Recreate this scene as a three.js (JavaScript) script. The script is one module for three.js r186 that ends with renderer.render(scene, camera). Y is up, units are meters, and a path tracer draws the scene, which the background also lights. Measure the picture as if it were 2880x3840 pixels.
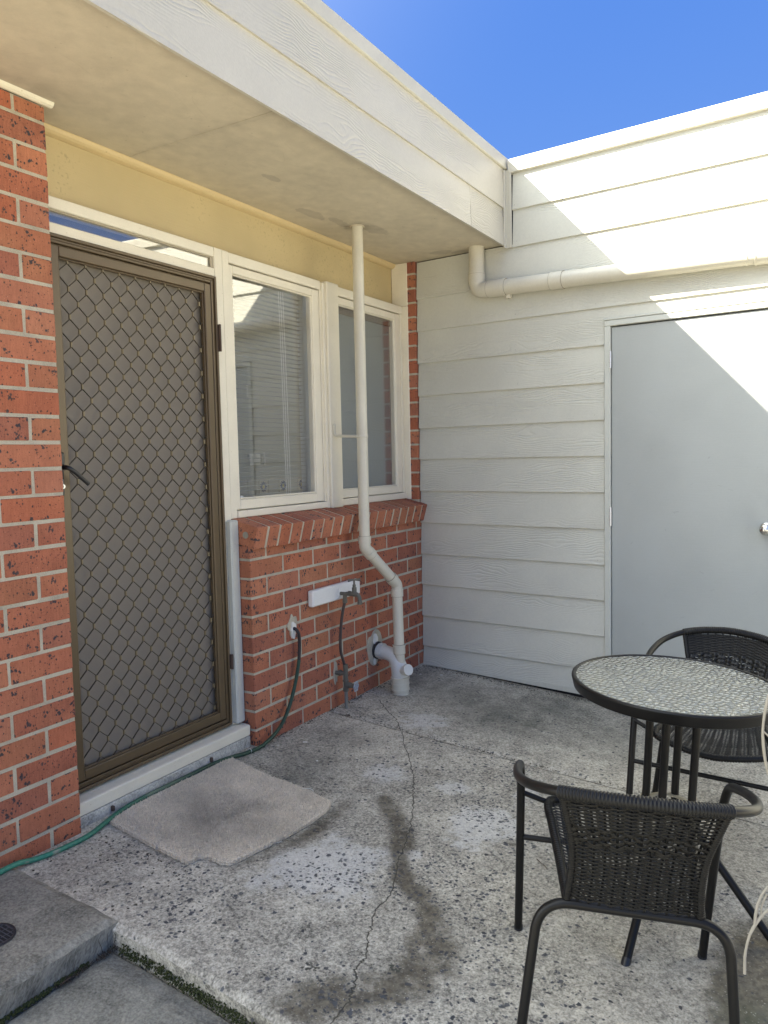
import * as THREE from 'three';
import { mergeGeometries } from 'three/addons/utils/BufferGeometryUtils.js';

// ---------------------------------------------------------------- camera, sky, sun, exposure
const scene = new THREE.Scene();
const camera = new THREE.PerspectiveCamera(67.105, 0.75, 0.05, 400);
camera.position.set(2.2575, 1.2988, 4.2329);
camera.rotation.set(THREE.MathUtils.degToRad(-4.093), THREE.MathUtils.degToRad(30.858), THREE.MathUtils.degToRad(-1.264), 'YXZ');
const renderer = new THREE.WebGLRenderer({ antialias: true });
renderer.toneMapping = THREE.LinearToneMapping;
renderer.toneMappingExposure = 6;
renderer.shadowMap.enabled = true;
const SUN = new THREE.Vector3(-1, 1.1, 0.76).normalize();
{
  const W = 512, H = 256, d = new Float32Array(W * H * 4), v = new THREE.Vector3();
  for (let j = 0; j < H; j++) for (let i = 0; i < W; i++) {
    const ph = ((i + 0.5) / W - 0.5) * 2 * Math.PI, th = ((j + 0.5) / H - 0.5) * Math.PI;
    v.set(Math.cos(th) * Math.cos(ph), Math.sin(th), Math.cos(th) * Math.sin(ph));
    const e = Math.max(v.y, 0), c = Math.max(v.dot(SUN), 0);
    const h = Math.pow(1 - e, 3.2), g = 1.55 * Math.pow(c, 3) + 1.2 * Math.pow(c, 30);  // g: broad sunward glow, exaggerated out of view to fill the shaded patio
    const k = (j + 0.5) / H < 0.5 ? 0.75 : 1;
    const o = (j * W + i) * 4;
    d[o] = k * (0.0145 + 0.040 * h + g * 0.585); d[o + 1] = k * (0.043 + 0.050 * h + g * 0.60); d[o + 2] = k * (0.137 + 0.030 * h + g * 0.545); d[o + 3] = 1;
  }
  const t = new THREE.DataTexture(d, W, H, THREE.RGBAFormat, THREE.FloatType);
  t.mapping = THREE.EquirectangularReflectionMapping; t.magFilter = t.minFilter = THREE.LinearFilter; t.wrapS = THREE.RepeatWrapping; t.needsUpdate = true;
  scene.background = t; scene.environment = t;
}
const sun = new THREE.DirectionalLight(new THREE.Color(1, 0.925, 0.785), 5);
sun.position.copy(SUN).multiplyScalar(25); sun.castShadow = true;
sun.shadow.mapSize.set(4096, 4096);
Object.assign(sun.shadow.camera, { left: -9, right: 9, top: 9, bottom: -9, near: 1, far: 60 });
scene.add(sun, sun.target);

// ---------------------------------------------------------------- helpers
let SEED = 12345;
const rnd = () => { SEED = (SEED + 0x6d2b79f5) | 0; let t = Math.imul(SEED ^ (SEED >>> 15), 1 | SEED); t = (t + Math.imul(t ^ (t >>> 7), 61 | t)) ^ t; return ((t ^ (t >>> 14)) >>> 0) / 4294967296; };
const rr = (a, b) => a + (b - a) * rnd();
const V = (x, y, z) => new THREE.Vector3(x, y, z);
const clamp = (x, a = 0, b = 1) => Math.min(b, Math.max(a, x));
const mix = (a, b, t) => a + (b - a) * t;
const sstep = (a, b, x) => { const t = clamp((x - a) / (b - a)); return t * t * (3 - 2 * t); };
const GYX = -0.05, GYZ = 0.0102, GY0 = -0.008;
const gy = (x, z) => GY0 + GYX * x + GYZ * z;              // the fall of the paving
const GN = V(-GYX, 1, -GYZ).normalize();
// value noise, tiling with the integer periods px, py
const HT = new Float32Array(65536); { for (let i = 0; i < 65536; i++) HT[i] = rnd(); }
const hsh = (x, y, s) => HT[((x * 374761393 + y * 668265263 + s * 974634757) >>> 0 ^ ((x * 31 + y * 17 + s) << 7)) & 65535];
function vn(x, y, px, py, s) {
  const xi = Math.floor(x), yi = Math.floor(y), fx = x - xi, fy = y - yi;
  const x0 = ((xi % px) + px) % px, x1 = (x0 + 1) % px, y0 = ((yi % py) + py) % py, y1 = (y0 + 1) % py;
  const u = fx * fx * (3 - 2 * fx), w = fy * fy * (3 - 2 * fy);
  const a = hsh(x0, y0, s), b = hsh(x1, y0, s), c = hsh(x0, y1, s), d = hsh(x1, y1, s);
  return a + (b - a) * u + (c - a) * w + (a - b - c + d) * u * w;
}
function fbm(x, y, px, py, s, oct) { let v = 0, a = 0.5, n = 0; for (let o = 0; o < oct; o++) { v += a * vn(x, y, px, py, s + o * 7); n += a; a *= 0.5; x *= 2; y *= 2; px *= 2; py *= 2; } return v / n; }
const s8 = (l) => 255 * (l <= 0.0031308 ? 12.92 * l : 1.055 * Math.pow(Math.min(l, 1), 1 / 2.4) - 0.055);
const css = (r, g, b, a = 1) => `rgba(${s8(r) | 0},${s8(g) | 0},${s8(b) | 0},${a})`;
function canvasOf(w, h, fn, linear = true) {               // fn(u, v, out) fills out[0..2]; v runs up
  const c = document.createElement('canvas'); c.width = w; c.height = h;
  const ctx = c.getContext('2d'), im = ctx.createImageData(w, h), o = [0, 0, 0];
  for (let y = 0; y < h; y++) for (let x = 0; x < w; x++) {
    fn((x + 0.5) / w, 1 - (y + 0.5) / h, o);
    const i = (y * w + x) * 4;
    for (let k = 0; k < 3; k++) im.data[i + k] = linear ? s8(Math.max(0, o[k])) : 255 * clamp(o[k]);
    im.data[i + 3] = 255;
  }
  ctx.putImageData(im, 0, 0);
  return c;
}
function tex(c, colour, rx = 1, ry = 1) {
  const t = new THREE.CanvasTexture(c); t.wrapS = t.wrapT = THREE.RepeatWrapping; t.repeat.set(rx, ry);
  if (colour) t.colorSpace = THREE.SRGBColorSpace; t.anisotropy = 8;
  return t;
}
const grey = (o, v) => { o[0] = o[1] = o[2] = v; };
const std = (p) => new THREE.MeshStandardMaterial(p);
const lin = (r, g, b) => new THREE.Color().setRGB(r, g, b);

// --- geometry
function finish(pos, uv, nor) {
  const g = new THREE.BufferGeometry();
  g.setAttribute('position', new THREE.Float32BufferAttribute(pos, 3));
  g.setAttribute('uv', new THREE.Float32BufferAttribute(uv, 2));
  if (nor) g.setAttribute('normal', new THREE.Float32BufferAttribute(nor, 3)); else g.computeVertexNormals();
  return g;
}
// metric uv from the dominant axis of each face
function metric(g, ou = 0, ov = 0) {
  if (g.index) g = g.toNonIndexed();
  const p = g.attributes.position, n = p.count, uv = new Float32Array(n * 2), a = V(), b = V(), c = V();
  for (let i = 0; i < n; i += 3) {
    a.fromBufferAttribute(p, i); b.fromBufferAttribute(p, i + 1); c.fromBufferAttribute(p, i + 2);
    const m = b.clone().sub(a).cross(c.clone().sub(a)), ax = Math.abs(m.x), ay = Math.abs(m.y), az = Math.abs(m.z);
    [a, b, c].forEach((q, k) => {
      const j = (i + k) * 2;
      if (ax >= ay && ax >= az) { uv[j] = q.z + ou; uv[j + 1] = q.y + ov; }
      else if (ay >= az) { uv[j] = q.x + ou; uv[j + 1] = q.z + ov; }
      else { uv[j] = q.x + ou; uv[j + 1] = q.y + ov; }
    });
  }
  g.setAttribute('uv', new THREE.BufferAttribute(uv, 2));
  return g;
}
function box(x0, x1, y0, y1, z0, z1, c = 0.002, ou = 0, ov = 0) {   // chamfered box, 44 triangles
  c = Math.min(c, (x1 - x0) / 2.5, (y1 - y0) / 2.5, (z1 - z0) / 2.5);
  const L = [[x0, x1], [y0, y1], [z0, z1]], pos = [];
  const corner = (i, j, k, ax) => { const s = [i, j, k]; return [0, 1, 2].map((d) => { const v = L[d][s[d]]; return d === ax ? v : v + (s[d] ? -c : c); }); };
  const tri = (...q) => { for (const p of q) pos.push(...p); };
  const quad = (a, b, d, e) => { tri(a, b, d); tri(a, d, e); };
  const cx = (x0 + x1) / 2, cy = (y0 + y1) / 2, cz = (z0 + z1) / 2;
  for (let ax = 0; ax < 3; ax++) {
    const u = (ax + 1) % 3, w = (ax + 2) % 3;
    for (const s of [0, 1]) { const f = (a, b) => { const q = [0, 0, 0]; q[ax] = s; q[u] = a; q[w] = b; return corner(...q, ax); }; quad(f(0, 0), f(1, 0), f(1, 1), f(0, 1)); }
    for (const a of [0, 1]) for (const b of [0, 1]) {       // the edge along ax between faces u=a and w=b
      const f = (t, face) => { const q = [0, 0, 0]; q[ax] = t; q[u] = a; q[w] = b; return corner(...q, face); };
      quad(f(0, u), f(1, u), f(1, w), f(0, w));
    }
  }
  for (const i of [0, 1]) for (const j of [0, 1]) for (const k of [0, 1]) tri(corner(i, j, k, 0), corner(i, j, k, 1), corner(i, j, k, 2));
  for (let i = 0; i < pos.length; i += 9) {                  // outward winding
    const a = V(pos[i], pos[i + 1], pos[i + 2]), b = V(pos[i + 3], pos[i + 4], pos[i + 5]), d = V(pos[i + 6], pos[i + 7], pos[i + 8]);
    const n = b.clone().sub(a).cross(d.clone().sub(a)), m = a.clone().add(b).add(d).divideScalar(3).sub(V(cx, cy, cz));
    if (n.dot(m) < 0) for (let k = 0; k < 3; k++) { const t = pos[i + 3 + k]; pos[i + 3 + k] = pos[i + 6 + k]; pos[i + 6 + k] = t; }
  }
  return metric(finish(pos, new Array(pos.length / 3 * 2).fill(0)), ou, ov);
}
// straight extrusion of a polygon [[p,q],...] from a0 to a1; place(p,q,a) gives the point
function prism(poly, a0, a1, place, ou = 0, ov = 0, seg = 1) {
  const pos = [], uv = [], n = poly.length; let len = 0;
  for (let i = 0; i < n; i++) {
    const A = poly[i], B = poly[(i + 1) % n], l = Math.hypot(B[0] - A[0], B[1] - A[1]);
    for (let s = 0; s < seg; s++) {
      const c0 = mix(a0, a1, s / seg), c1 = mix(a0, a1, (s + 1) / seg);
      const P = [place(...A, c0), place(...B, c0), place(...B, c1), place(...A, c1)], U = [[c0, len], [c0, len + l], [c1, len + l], [c1, len]];
      for (const k of [0, 1, 2, 0, 2, 3]) { pos.push(...P[k]); uv.push(U[k][0] + ou, U[k][1] + ov); }
    }
    len += l;
  }
  for (const [a, rev] of [[a0, true], [a1, false]]) {
    const tris = THREE.ShapeUtils.triangulateShape(poly.map((p) => new THREE.Vector2(...p)), []);
    for (const t of tris) for (const k of rev ? [t[0], t[2], t[1]] : t) { pos.push(...place(...poly[k], a)); uv.push(poly[k][0] + ou, poly[k][1] + ov); }
  }
  return finish(pos, uv);
}
const alongX = (p, q, a) => [a, q, p], alongZ = (p, q, a) => [p, q, a], alongY = (p, q, a) => [p, a, q];
// tube along sampled points with parallel transport; r number or function of t
function sweep(pts, r, radial = 10, caps = true, flat = 1, up = null) {
  const n = pts.length, R = typeof r === 'function' ? r : () => r, pos = [], nor = [], uv = [], idx = [];
  const T = pts.map((p, i) => pts[Math.min(i + 1, n - 1)].clone().sub(pts[Math.max(i - 1, 0)]).normalize());
  let N = up ? up.clone() : (Math.abs(T[0].y) < 0.9 ? V(0, 1, 0) : V(1, 0, 0)); N.sub(T[0].clone().multiplyScalar(N.dot(T[0]))).normalize();
  let len = 0;
  for (let i = 0; i < n; i++) {
    if (i) { len += pts[i].distanceTo(pts[i - 1]); N.sub(T[i].clone().multiplyScalar(N.dot(T[i]))).normalize(); }
    const B = T[i].clone().cross(N), q = R(i / (n - 1), i), i0 = Math.max(i - 1, 0), i1 = Math.min(i + 1, n - 1), sl = (R(i1 / (n - 1), i1) - R(i0 / (n - 1), i0)) / Math.max(1e-6, pts[i1].distanceTo(pts[i0]));
    for (let k = 0; k <= radial; k++) {
      const a = k / radial * Math.PI * 2, d = N.clone().multiplyScalar(Math.cos(a) * flat).addScaledVector(B, Math.sin(a));
      pos.push(pts[i].x + d.x * q, pts[i].y + d.y * q, pts[i].z + d.z * q);
      const m = N.clone().multiplyScalar(Math.cos(a)).addScaledVector(B, Math.sin(a) * flat).normalize().addScaledVector(T[i], -clamp(sl, -2, 2)).normalize(); nor.push(m.x, m.y, m.z); uv.push(len, k / radial * 2 * Math.PI * 0.02);
    }
  }
  const w = radial + 1;
  for (let i = 0; i < n - 1; i++) for (let k = 0; k < radial; k++) { const a = i * w + k; idx.push(a, a + w + 1, a + w, a, a + 1, a + w + 1); }
  if (caps) for (const [i, s] of [[0, -1], [n - 1, 1]]) {
    const base = pos.length / 3; const m = T[i].clone().multiplyScalar(s);
    pos.push(pts[i].x, pts[i].y, pts[i].z); nor.push(m.x, m.y, m.z); uv.push(0, 0);
    for (let k = 0; k <= radial; k++) { const j = (i * w + k) * 3; pos.push(pos[j], pos[j + 1], pos[j + 2]); nor.push(m.x, m.y, m.z); uv.push(0, 0); }
    for (let k = 0; k < radial; k++) s > 0 ? idx.push(base, base + 1 + k, base + 2 + k) : idx.push(base, base + 2 + k, base + 1 + k);
  }
  const g = finish(pos, uv, nor); g.setIndex(idx);
  return g.toNonIndexed();
}
function fillet(pts, rad, n = 7) {
  const out = [pts[0].clone()];
  for (let i = 1; i < pts.length - 1; i++) {
    const p = pts[i], a = pts[i - 1].clone().sub(p), b = pts[i + 1].clone().sub(p), rd = Math.min(Array.isArray(rad) ? rad[i - 1] : rad, a.length() * 0.49, b.length() * 0.49);
    const A = p.clone().addScaledVector(a.normalize(), rd), B = p.clone().addScaledVector(b.normalize(), rd);
    for (let k = 0; k <= n; k++) { const t = k / n; out.push(A.clone().multiplyScalar((1 - t) * (1 - t)).addScaledVector(p, 2 * t * (1 - t)).addScaledVector(B, t * t)); }
  }
  out.push(pts[pts.length - 1].clone());
  return out;
}
const spline = (pts, n) => new THREE.CatmullRomCurve3(pts, false, 'centripetal').getSpacedPoints(n);
const cyl = (a, b, r, radial = 16) => sweep([a, b], r, radial);
function lathe(profile, seg = 48) { const g = new THREE.LatheGeometry(profile.map((p) => new THREE.Vector2(...p)), seg); return g.toNonIndexed(); }
function merge(gs) {
  gs = gs.flat().map((g) => { g = g.index ? g.toNonIndexed() : g; for (const k of Object.keys(g.attributes)) if (!['position', 'normal', 'uv'].includes(k)) g.deleteAttribute(k); return g; });
  return gs.length === 1 ? gs[0] : mergeGeometries(gs, false);
}
// --- objects
const used = {};
const numbered = (name) => { const k = used[name] = (used[name] ?? -1) + 1; return k ? `${name}_${String(k).padStart(3, '0')}` : name; };
function part(name, geos, mat, parent, label) {
  const m = new THREE.Mesh(Array.isArray(geos) ? merge(geos) : geos, mat); m.name = numbered(name); m.castShadow = m.receiveShadow = true;
  if (label) m.userData.label = label;
  parent.add(m); return m;
}
function group(name, parent, label) { const g = new THREE.Group(); g.name = numbered(name); if (label) g.userData.label = label; parent.add(g); return g; }
function thing(name, label, category, pos = [0, 0, 0], grp) {
  const g = group(name, scene); g.position.set(...pos); g.userData = { label, category }; if (grp) g.userData.group = grp; return g;
}
function single(name, geos, mat, label, category, grp) { const m = part(name, geos, mat, scene); m.userData = { label, category }; if (grp) m.userData.group = grp; return m; }
function struct(name, geos, mat) { const m = part(name, geos, mat, scene); m.userData.kind = 'structure'; return m; }

// ---------------------------------------------------------------- materials
const bump = (c, scale, rx, ry) => ({ bumpMap: tex(c, false, rx, ry), bumpScale: scale });
// brick: wire-cut red clay with dark iron spots
const brickC = canvasOf(1024, 1024, (u, v, o) => {
  const n = fbm(u * 14, v * 9, 14, 9, 3, 5), st = vn(u * 260, v * 40, 260, 40, 21), f = vn(u * 420, v * 420, 420, 420, 9), b = fbm(u * 4, v * 4, 4, 4, 40, 3);
  const k = 0.78 + 0.34 * n + 0.20 * (st - 0.5) + 0.22 * (f - 0.5), w = clamp((b - 0.45) * 2);
  o[0] = (0.375 + 0.07 * w) * k; o[1] = (0.126 + 0.042 * w) * k; o[2] = (0.068 + 0.020 * w) * k;
});
const brickB = canvasOf(1024, 1024, (u, v, o) => grey(o, 0.62 + 0.25 * (vn(u * 240, v * 70, 240, 70, 21) - 0.5) + 0.28 * (vn(u * 400, v * 400, 400, 400, 9) - 0.5)), false);
{
  const a = brickC.getContext('2d'), b = brickB.getContext('2d');
  const blob = (x, y, r, fa, fb) => {
    const n = 7 + (rnd() * 5 | 0), q = []; for (let i = 0; i < n; i++) { const t = i / n * 6.283, d = r * rr(0.45, 1.15); q.push([x + Math.cos(t) * d, y + Math.sin(t) * d * 1.2]); }
    for (const [c, f] of [[a, fa], [b, fb]]) { c.fillStyle = f; c.beginPath(); q.forEach((p, i) => i ? c.lineTo(...p) : c.moveTo(...p)); c.fill(); }
  };
  for (let i = 0; i < 3000; i++) blob(rr(4, 1020), rr(4, 1020), rr(1.0, 3.0), css(0.10, 0.035, 0.026, rr(0.35, 0.9)), 'rgba(70,70,70,0.6)');
  for (let i = 0; i < 640; i++) blob(rr(8, 1016), rr(8, 1016), rr(2.4, 5.2), css(0.045, 0.028, 0.027, rr(0.6, 0.95)), 'rgba(40,40,40,0.8)');
  for (let i = 0; i < 150; i++) { const x = rr(20, 1004), y = rr(20, 1004), m = rr(3, 9) | 0; for (let k = 0; k < m; k++) blob(x + rr(-14, 14), y + rr(-11, 11), rr(2.5, 7), css(0.045, 0.036, 0.042, rr(0.7, 0.97)), 'rgba(28,28,28,0.85)'); }
  for (let i = 0; i < 260; i++) blob(rr(4, 1020), rr(4, 1020), rr(0.7, 1.6), css(0.72, 0.45, 0.33, rr(0.5, 0.9)), 'rgba(190,190,190,0.5)');
}
const brickMat = [[1.0, 1.0, 1.0], [1.08, 1.16, 1.16], [0.92, 0.90, 0.94], [1.03, 0.96, 0.9], [0.85, 0.88, 0.98], [1.0, 1.12, 1.2], [0.95, 1.03, 1.0], [1.03, 1.06, 1.04]].map((c) => std({ color: lin(...c), map: tex(brickC, true, 1.25, 1.25), ...bump(brickB, 0.0022, 1.25, 1.25), roughness: 0.9 }));
const sandC = canvasOf(512, 512, (u, v, o) => { const n = fbm(u * 8, v * 8, 8, 8, 5, 4), f = vn(u * 300, v * 300, 300, 300, 4); const k = 0.72 + 0.4 * n + 0.28 * (f - 0.5); o[0] = 0.48 * k; o[1] = 0.435 * k; o[2] = 0.335 * k; });
const sandB = canvasOf(512, 512, (u, v, o) => grey(o, 0.5 + 0.5 * (vn(u * 200, v * 200, 200, 200, 4) - 0.5) + 0.6 * (fbm(u * 20, v * 20, 20, 20, 6, 3) - 0.5)), false);
const mortarMat = std({ map: tex(sandC, true, 2.5, 2.5), ...bump(sandB, 0.003, 2.5, 2.5), roughness: 0.95 });

// fibre cement boards with embossed timber grain, 2.4 m x 0.6 m of it
const grainC = canvasOf(2048, 512, (u, v, o) => {
  const w = fbm(u * 5, v * 5, 5, 5, 31, 3), w2 = fbm(u * 24, v * 9, 24, 9, 33, 2), amp = sstep(0.25, 0.7, fbm(u * 7, v * 6, 7, 6, 51, 2));
  const ph = (v * 46 + 11 * w + 2.2 * w2), t = ph - Math.floor(ph), ridge = Math.exp(-Math.pow((t - 0.5) / 0.17, 2));
  grey(o, 0.55 - 0.45 * ridge * amp + 0.10 * (vn(u * 700, v * 180, 700, 180, 8) - 0.5));
}, false);
const dirtC = canvasOf(1024, 1024, (u, v, o) => { const n = fbm(u * 5, v * 5, 5, 5, 61, 5), f = vn(u * 200, v * 200, 200, 200, 62); grey(o, 0.93 + 0.16 * (n - 0.5) + 0.05 * (f - 0.5)); }, true);
const grain = { ...bump(grainC, 0.0034, 1 / 2.4, 1 / 0.6), map: tex(dirtC, true, 0.7, 0.7) };
const boardMat = std({ color: lin(0.60, 0.595, 0.515), ...grain, roughness: 0.55 });
const fasciaMat = std({ color: lin(0.58, 0.55, 0.465), ...grain, roughness: 0.5 });
const capMat = std({ color: lin(0.60, 0.575, 0.48), map: tex(dirtC, true, 0.9, 0.9), roughness: 0.45 });
const paintB = canvasOf(512, 512, (u, v, o) => grey(o, 0.5 + 0.5 * (vn(u * 6, v * 140, 6, 140, 71) - 0.5) + 0.35 * (vn(u * 160, v * 160, 160, 160, 72) - 0.5)), false);
const paintC = canvasOf(512, 512, (u, v, o) => { const k = 0.95 + 0.12 * (fbm(u * 6, v * 6, 6, 6, 75, 4) - 0.5) + 0.05 * (vn(u * 190, v * 190, 190, 190, 76) - 0.5); grey(o, k); });
{
  const c = paintC.getContext('2d'); for (let i = 0; i < 40; i++) { c.fillStyle = css(0.35, 0.29, 0.2, rr(0.15, 0.5)); c.beginPath(); c.ellipse(rr(5, 507), rr(5, 507), rr(0.5, 2), rr(0.5, 3.5), rr(0, 3), 0, 7); c.fill(); }
}
const paint = { map: tex(paintC, true, 2, 2), ...bump(paintB, 0.0007, 2, 2) };
const creamMat = std({ color: lin(0.80, 0.745, 0.60), ...paint, roughness: 0.45 });
const greyTrimMat = std({ color: lin(0.55, 0.56, 0.50), ...paint, roughness: 0.5 });
const doorC = canvasOf(512, 1024, (u, v, o) => {
  const n = fbm(u * 4, v * 9, 64, 64, 111, 5), f = vn(u * 300, v * 600, 999, 999, 112), sm = Math.exp(-(((u - 0.86) / 0.12) ** 2 + ((v - 0.50) / 0.09) ** 2)) * fbm(u * 14, v * 26, 99, 99, 113, 3), base = sstep(0.14, 0.0, v) * fbm(u * 9, v * 12, 99, 99, 114, 4);
  const k = 0.97 + 0.14 * (n - 0.5) + 0.04 * (f - 0.5) - 0.16 * sm - 0.30 * base; o[0] = k; o[1] = k * 0.995; o[2] = k * (0.985 - 0.04 * base);
}), doorMat = std({ color: lin(0.365, 0.385, 0.37), map: (() => { const c = doorC.getContext('2d'); for (let i = 0; i < 26; i++) { c.strokeStyle = css(0.3, 0.29, 0.27, rr(0.1, 0.35)); c.lineWidth = rr(0.5, 1.4); const x = rr(20, 490), y = rr(300, 1010); c.beginPath(); c.moveTo(x, y); c.lineTo(x + rr(-16, 16), y + rr(-8, 8)); c.stroke(); } const t = tex(doorC, true, 1 / 0.86, 1 / 2.06); t.offset.set(-1.39 / 0.86, -0.22 / 2.06); return t; })(), ...bump(paintB, 0.0003, 3, 3), roughness: 0.42 });
const panelC = canvasOf(1024, 256, (u, v, o) => {
  const n = fbm(u * 10, v * 3, 10, 3, 81, 4), s = vn(u * 420, v * 90, 420, 90, 83), k = 0.94 + 0.26 * (n - 0.5) - 0.22 * sstep(0.74, 0.95, s) * sstep(0.40, 0.62, n);
  o[0] = 0.565 * k; o[1] = 0.455 * k; o[2] = 0.245 * k;
});
const panelMat = std({ map: tex(panelC, true, 1 / 2.6, 1 / 0.65), ...bump(paintB, 0.0006, 2, 2), roughness: 0.5 });
const mouldMat = std({ color: lin(0.66, 0.52, 0.28), roughness: 0.5, map: tex(paintC, true, 1.5, 1.5) });
// soffit sheet, mapped over x -0.2..0.62, z 0..4
const SX0 = -0.2, SX1 = 0.62, SZ1 = 4;
const sofC = canvasOf(512, 2048, (u, v, o) => {
  const x = mix(SX0, SX1, u), z = v * SZ1;
  let k = 0.95 + 0.18 * (fbm(u * 3, v * 14, 64, 64, 91, 5) - 0.5) + 0.20 * (fbm(u * 22, v * 90, 999, 999, 92, 3) - 0.5) + 0.05 * (vn(u * 260, v * 1200, 2000, 2000, 93) - 0.5);
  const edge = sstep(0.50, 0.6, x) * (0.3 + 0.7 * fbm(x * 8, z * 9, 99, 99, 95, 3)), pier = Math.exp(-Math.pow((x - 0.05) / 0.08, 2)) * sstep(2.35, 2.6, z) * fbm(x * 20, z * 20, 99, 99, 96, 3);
  const ring = Math.exp(-Math.pow((Math.hypot(x - 0.096, z - 0.82) - 0.05) / 0.03, 2)), jn = Math.exp(-Math.pow((z - 2.087 + 0.02 * x) / 0.02, 2)) * fbm(x * 30, z * 30, 99, 99, 97, 3);
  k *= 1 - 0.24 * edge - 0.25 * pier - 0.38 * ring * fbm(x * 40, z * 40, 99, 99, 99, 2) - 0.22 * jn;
  const bare = (cx, cz, rx, rz) => sstep(0.0, 0.08, 1 - Math.hypot((x - cx) / rx, (z - cz) / rz) + 0.9 * (fbm(x * 26, z * 26, 99, 99, 101, 4) - 0.5));
  const p = Math.max(bare(0.03, 1.12, 0.035, 0.13), bare(0.06, 0.93, 0.03, 0.10), bare(0.14, 0.72, 0.05, 0.10), bare(0.17, 1.60, 0.022, 0.055), bare(0.22, 0.12, 0.07, 0.05), bare(0.33, 0.07, 0.08, 0.03));
  o[0] = mix(0.61, 0.50, p) * k; o[1] = mix(0.545, 0.445, p) * k; o[2] = mix(0.415, 0.345, p) * k;
});
{
  const c = sofC.getContext('2d'), X = (x) => (x - SX0) / (SX1 - SX0) * 512, Z = (z) => (1 - z / SZ1) * 2048;
  for (let i = 0; i < 60; i++) { c.strokeStyle = css(0.25, 0.2, 0.14, rr(0.08, 0.3)); c.lineWidth = rr(0.4, 1); const x = rr(0.05, 0.57), z = rr(1.2, 3.2); c.beginPath(); c.moveTo(X(x), Z(z)); c.quadraticCurveTo(X(x + rr(-0.05, 0.05)), Z(z + rr(-0.1, 0.1)), X(x + rr(-0.08, 0.08)), Z(z + rr(-0.2, 0.2))); c.stroke(); }
  for (let i = 0; i < 70; i++) { c.fillStyle = css(0.2, 0.16, 0.1, rr(0.2, 0.6)); c.beginPath(); c.arc(X(rr(-0.1, 0.58)), Z(rr(0, 3.2)), rr(0.4, 1.6), 0, 7); c.fill(); }
}
const sofB = canvasOf(512, 512, (u, v, o) => grey(o, 0.5 + 0.5 * (fbm(u * 30, v * 30, 30, 30, 98, 4) - 0.5)), false);
const soffitMat = std({ map: tex(sofC, true), ...bump(sofB, 0.0015, 1, 5), roughness: 0.8 });
const pvcMat = std({ color: lin(0.65, 0.615, 0.50), map: tex(dirtC, true, 1.5, 1.5), roughness: 0.38 });
const pvcGreyMat = std({ color: lin(0.62, 0.62, 0.58), map: tex(dirtC, true, 2, 2), roughness: 0.33 });
const bronzeMat = std({ color: lin(0.112, 0.079, 0.042), roughness: 0.36, metalness: 0.2 });
const bronzeDarkMat = std({ color: lin(0.060, 0.046, 0.028), roughness: 0.4, metalness: 0.1 });
const rubberMat = std({ color: lin(0.018, 0.018, 0.022), roughness: 0.6 });
const blackMat = std({ color: lin(0.012, 0.013, 0.016), roughness: 0.35 });
const steelMat = std({ color: lin(0.62, 0.62, 0.60), roughness: 0.22, metalness: 1 });
const brightMat = std({ color: lin(0.75, 0.75, 0.74), roughness: 0.35, metalness: 0.6 });
const rustMat = std({ color: lin(0.09, 0.06, 0.045), roughness: 0.85, metalness: 0.2 });
const whitePaintMat = std({ color: lin(0.80, 0.79, 0.74), ...paint, roughness: 0.55 });
const brassMat = std({ color: lin(0.15, 0.145, 0.12), roughness: 0.55, metalness: 0.45, ...bump(sandB, 0.001, 8, 8) });
const gapMat = std({ color: lin(0.02, 0.02, 0.02), roughness: 1 });
const screenC = canvasOf(512, 512, (u, v, o) => { const k = 1 + 0.10 * (Math.sin(u * 512 * 1.57) + Math.sin(v * 512 * 1.57)) * 0.5 + 0.10 * (fbm(u * 6, v * 6, 6, 6, 3, 4) - 0.5); o[0] = 0.205 * k; o[1] = 0.180 * k; o[2] = 0.146 * k; });
const screenMat = std({ map: tex(screenC, true, 1.6, 1.6), roughness: 0.8 });
const paneMat = new THREE.MeshPhysicalMaterial({ color: 0xffffff, transmission: 1, thickness: 0, roughness: 0.0, ior: 2.2, specularIntensity: 1 });

// concrete
function concrete(o, x, z, s, tone) {                    // the clean cement surface at x, z metres
  const big = fbm(x * 2.2 + 9, z * 2.2 + 5, 4096, 4096, s, 4), mid = fbm(x * 14, z * 14, 4096, 4096, s + 3, 4), f = vn(x * 330, z * 330, 65536, 65536, s + 5), f2 = vn(x * 140, z * 140, 65536, 65536, s + 6);
  const k = tone * (0.95 + 0.62 * (big - 0.5) + 0.70 * (mid - 0.5) + 0.75 * (f - 0.5) + 0.70 * (f2 - 0.5));
  o[0] = 0.378 * k; o[1] = 0.352 * k; o[2] = 0.288 * k;
}
const gau = (L, x, z) => { let v = 0; for (const [cx, cz, rx, rz, w = 1] of L) { const d = ((x - cx) / rx) ** 2 + ((z - cz) / rz) ** 2; if (d < 9) v += w * Math.exp(-d); } return v; };
const DAMP = [[0.74, 1.74, 0.045, 0.75], [0.80, 1.80, 0.060, 0.85], [0.87, 1.874, 0.050, 0.9], [0.935, 1.95, 0.058, 1], [0.985, 2.035, 0.050, 1], [1.03, 2.13, 0.042, 1], [1.09, 2.20, 0.055, 0.85], [1.19, 2.255, 0.062, 0.8], [1.25, 2.325, 0.066, 0.85], [1.295, 2.41, 0.098, 0.9], [1.325, 2.51, 0.100, 0.95], [1.315, 2.61, 0.098, 0.9], [1.23, 2.715, 0.098, 0.9], [1.14, 2.79, 0.105, 0.9]];
const DAMP2 = [[0.64, 1.86, 0.04, 0.5], [0.665, 1.96, 0.05, 0.7], [0.665, 2.08, 0.055, 0.75], [0.645, 2.2, 0.05, 0.7], [0.61, 2.33, 0.045, 0.6], [0.585, 2.42, 0.03, 0.4]];
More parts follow.
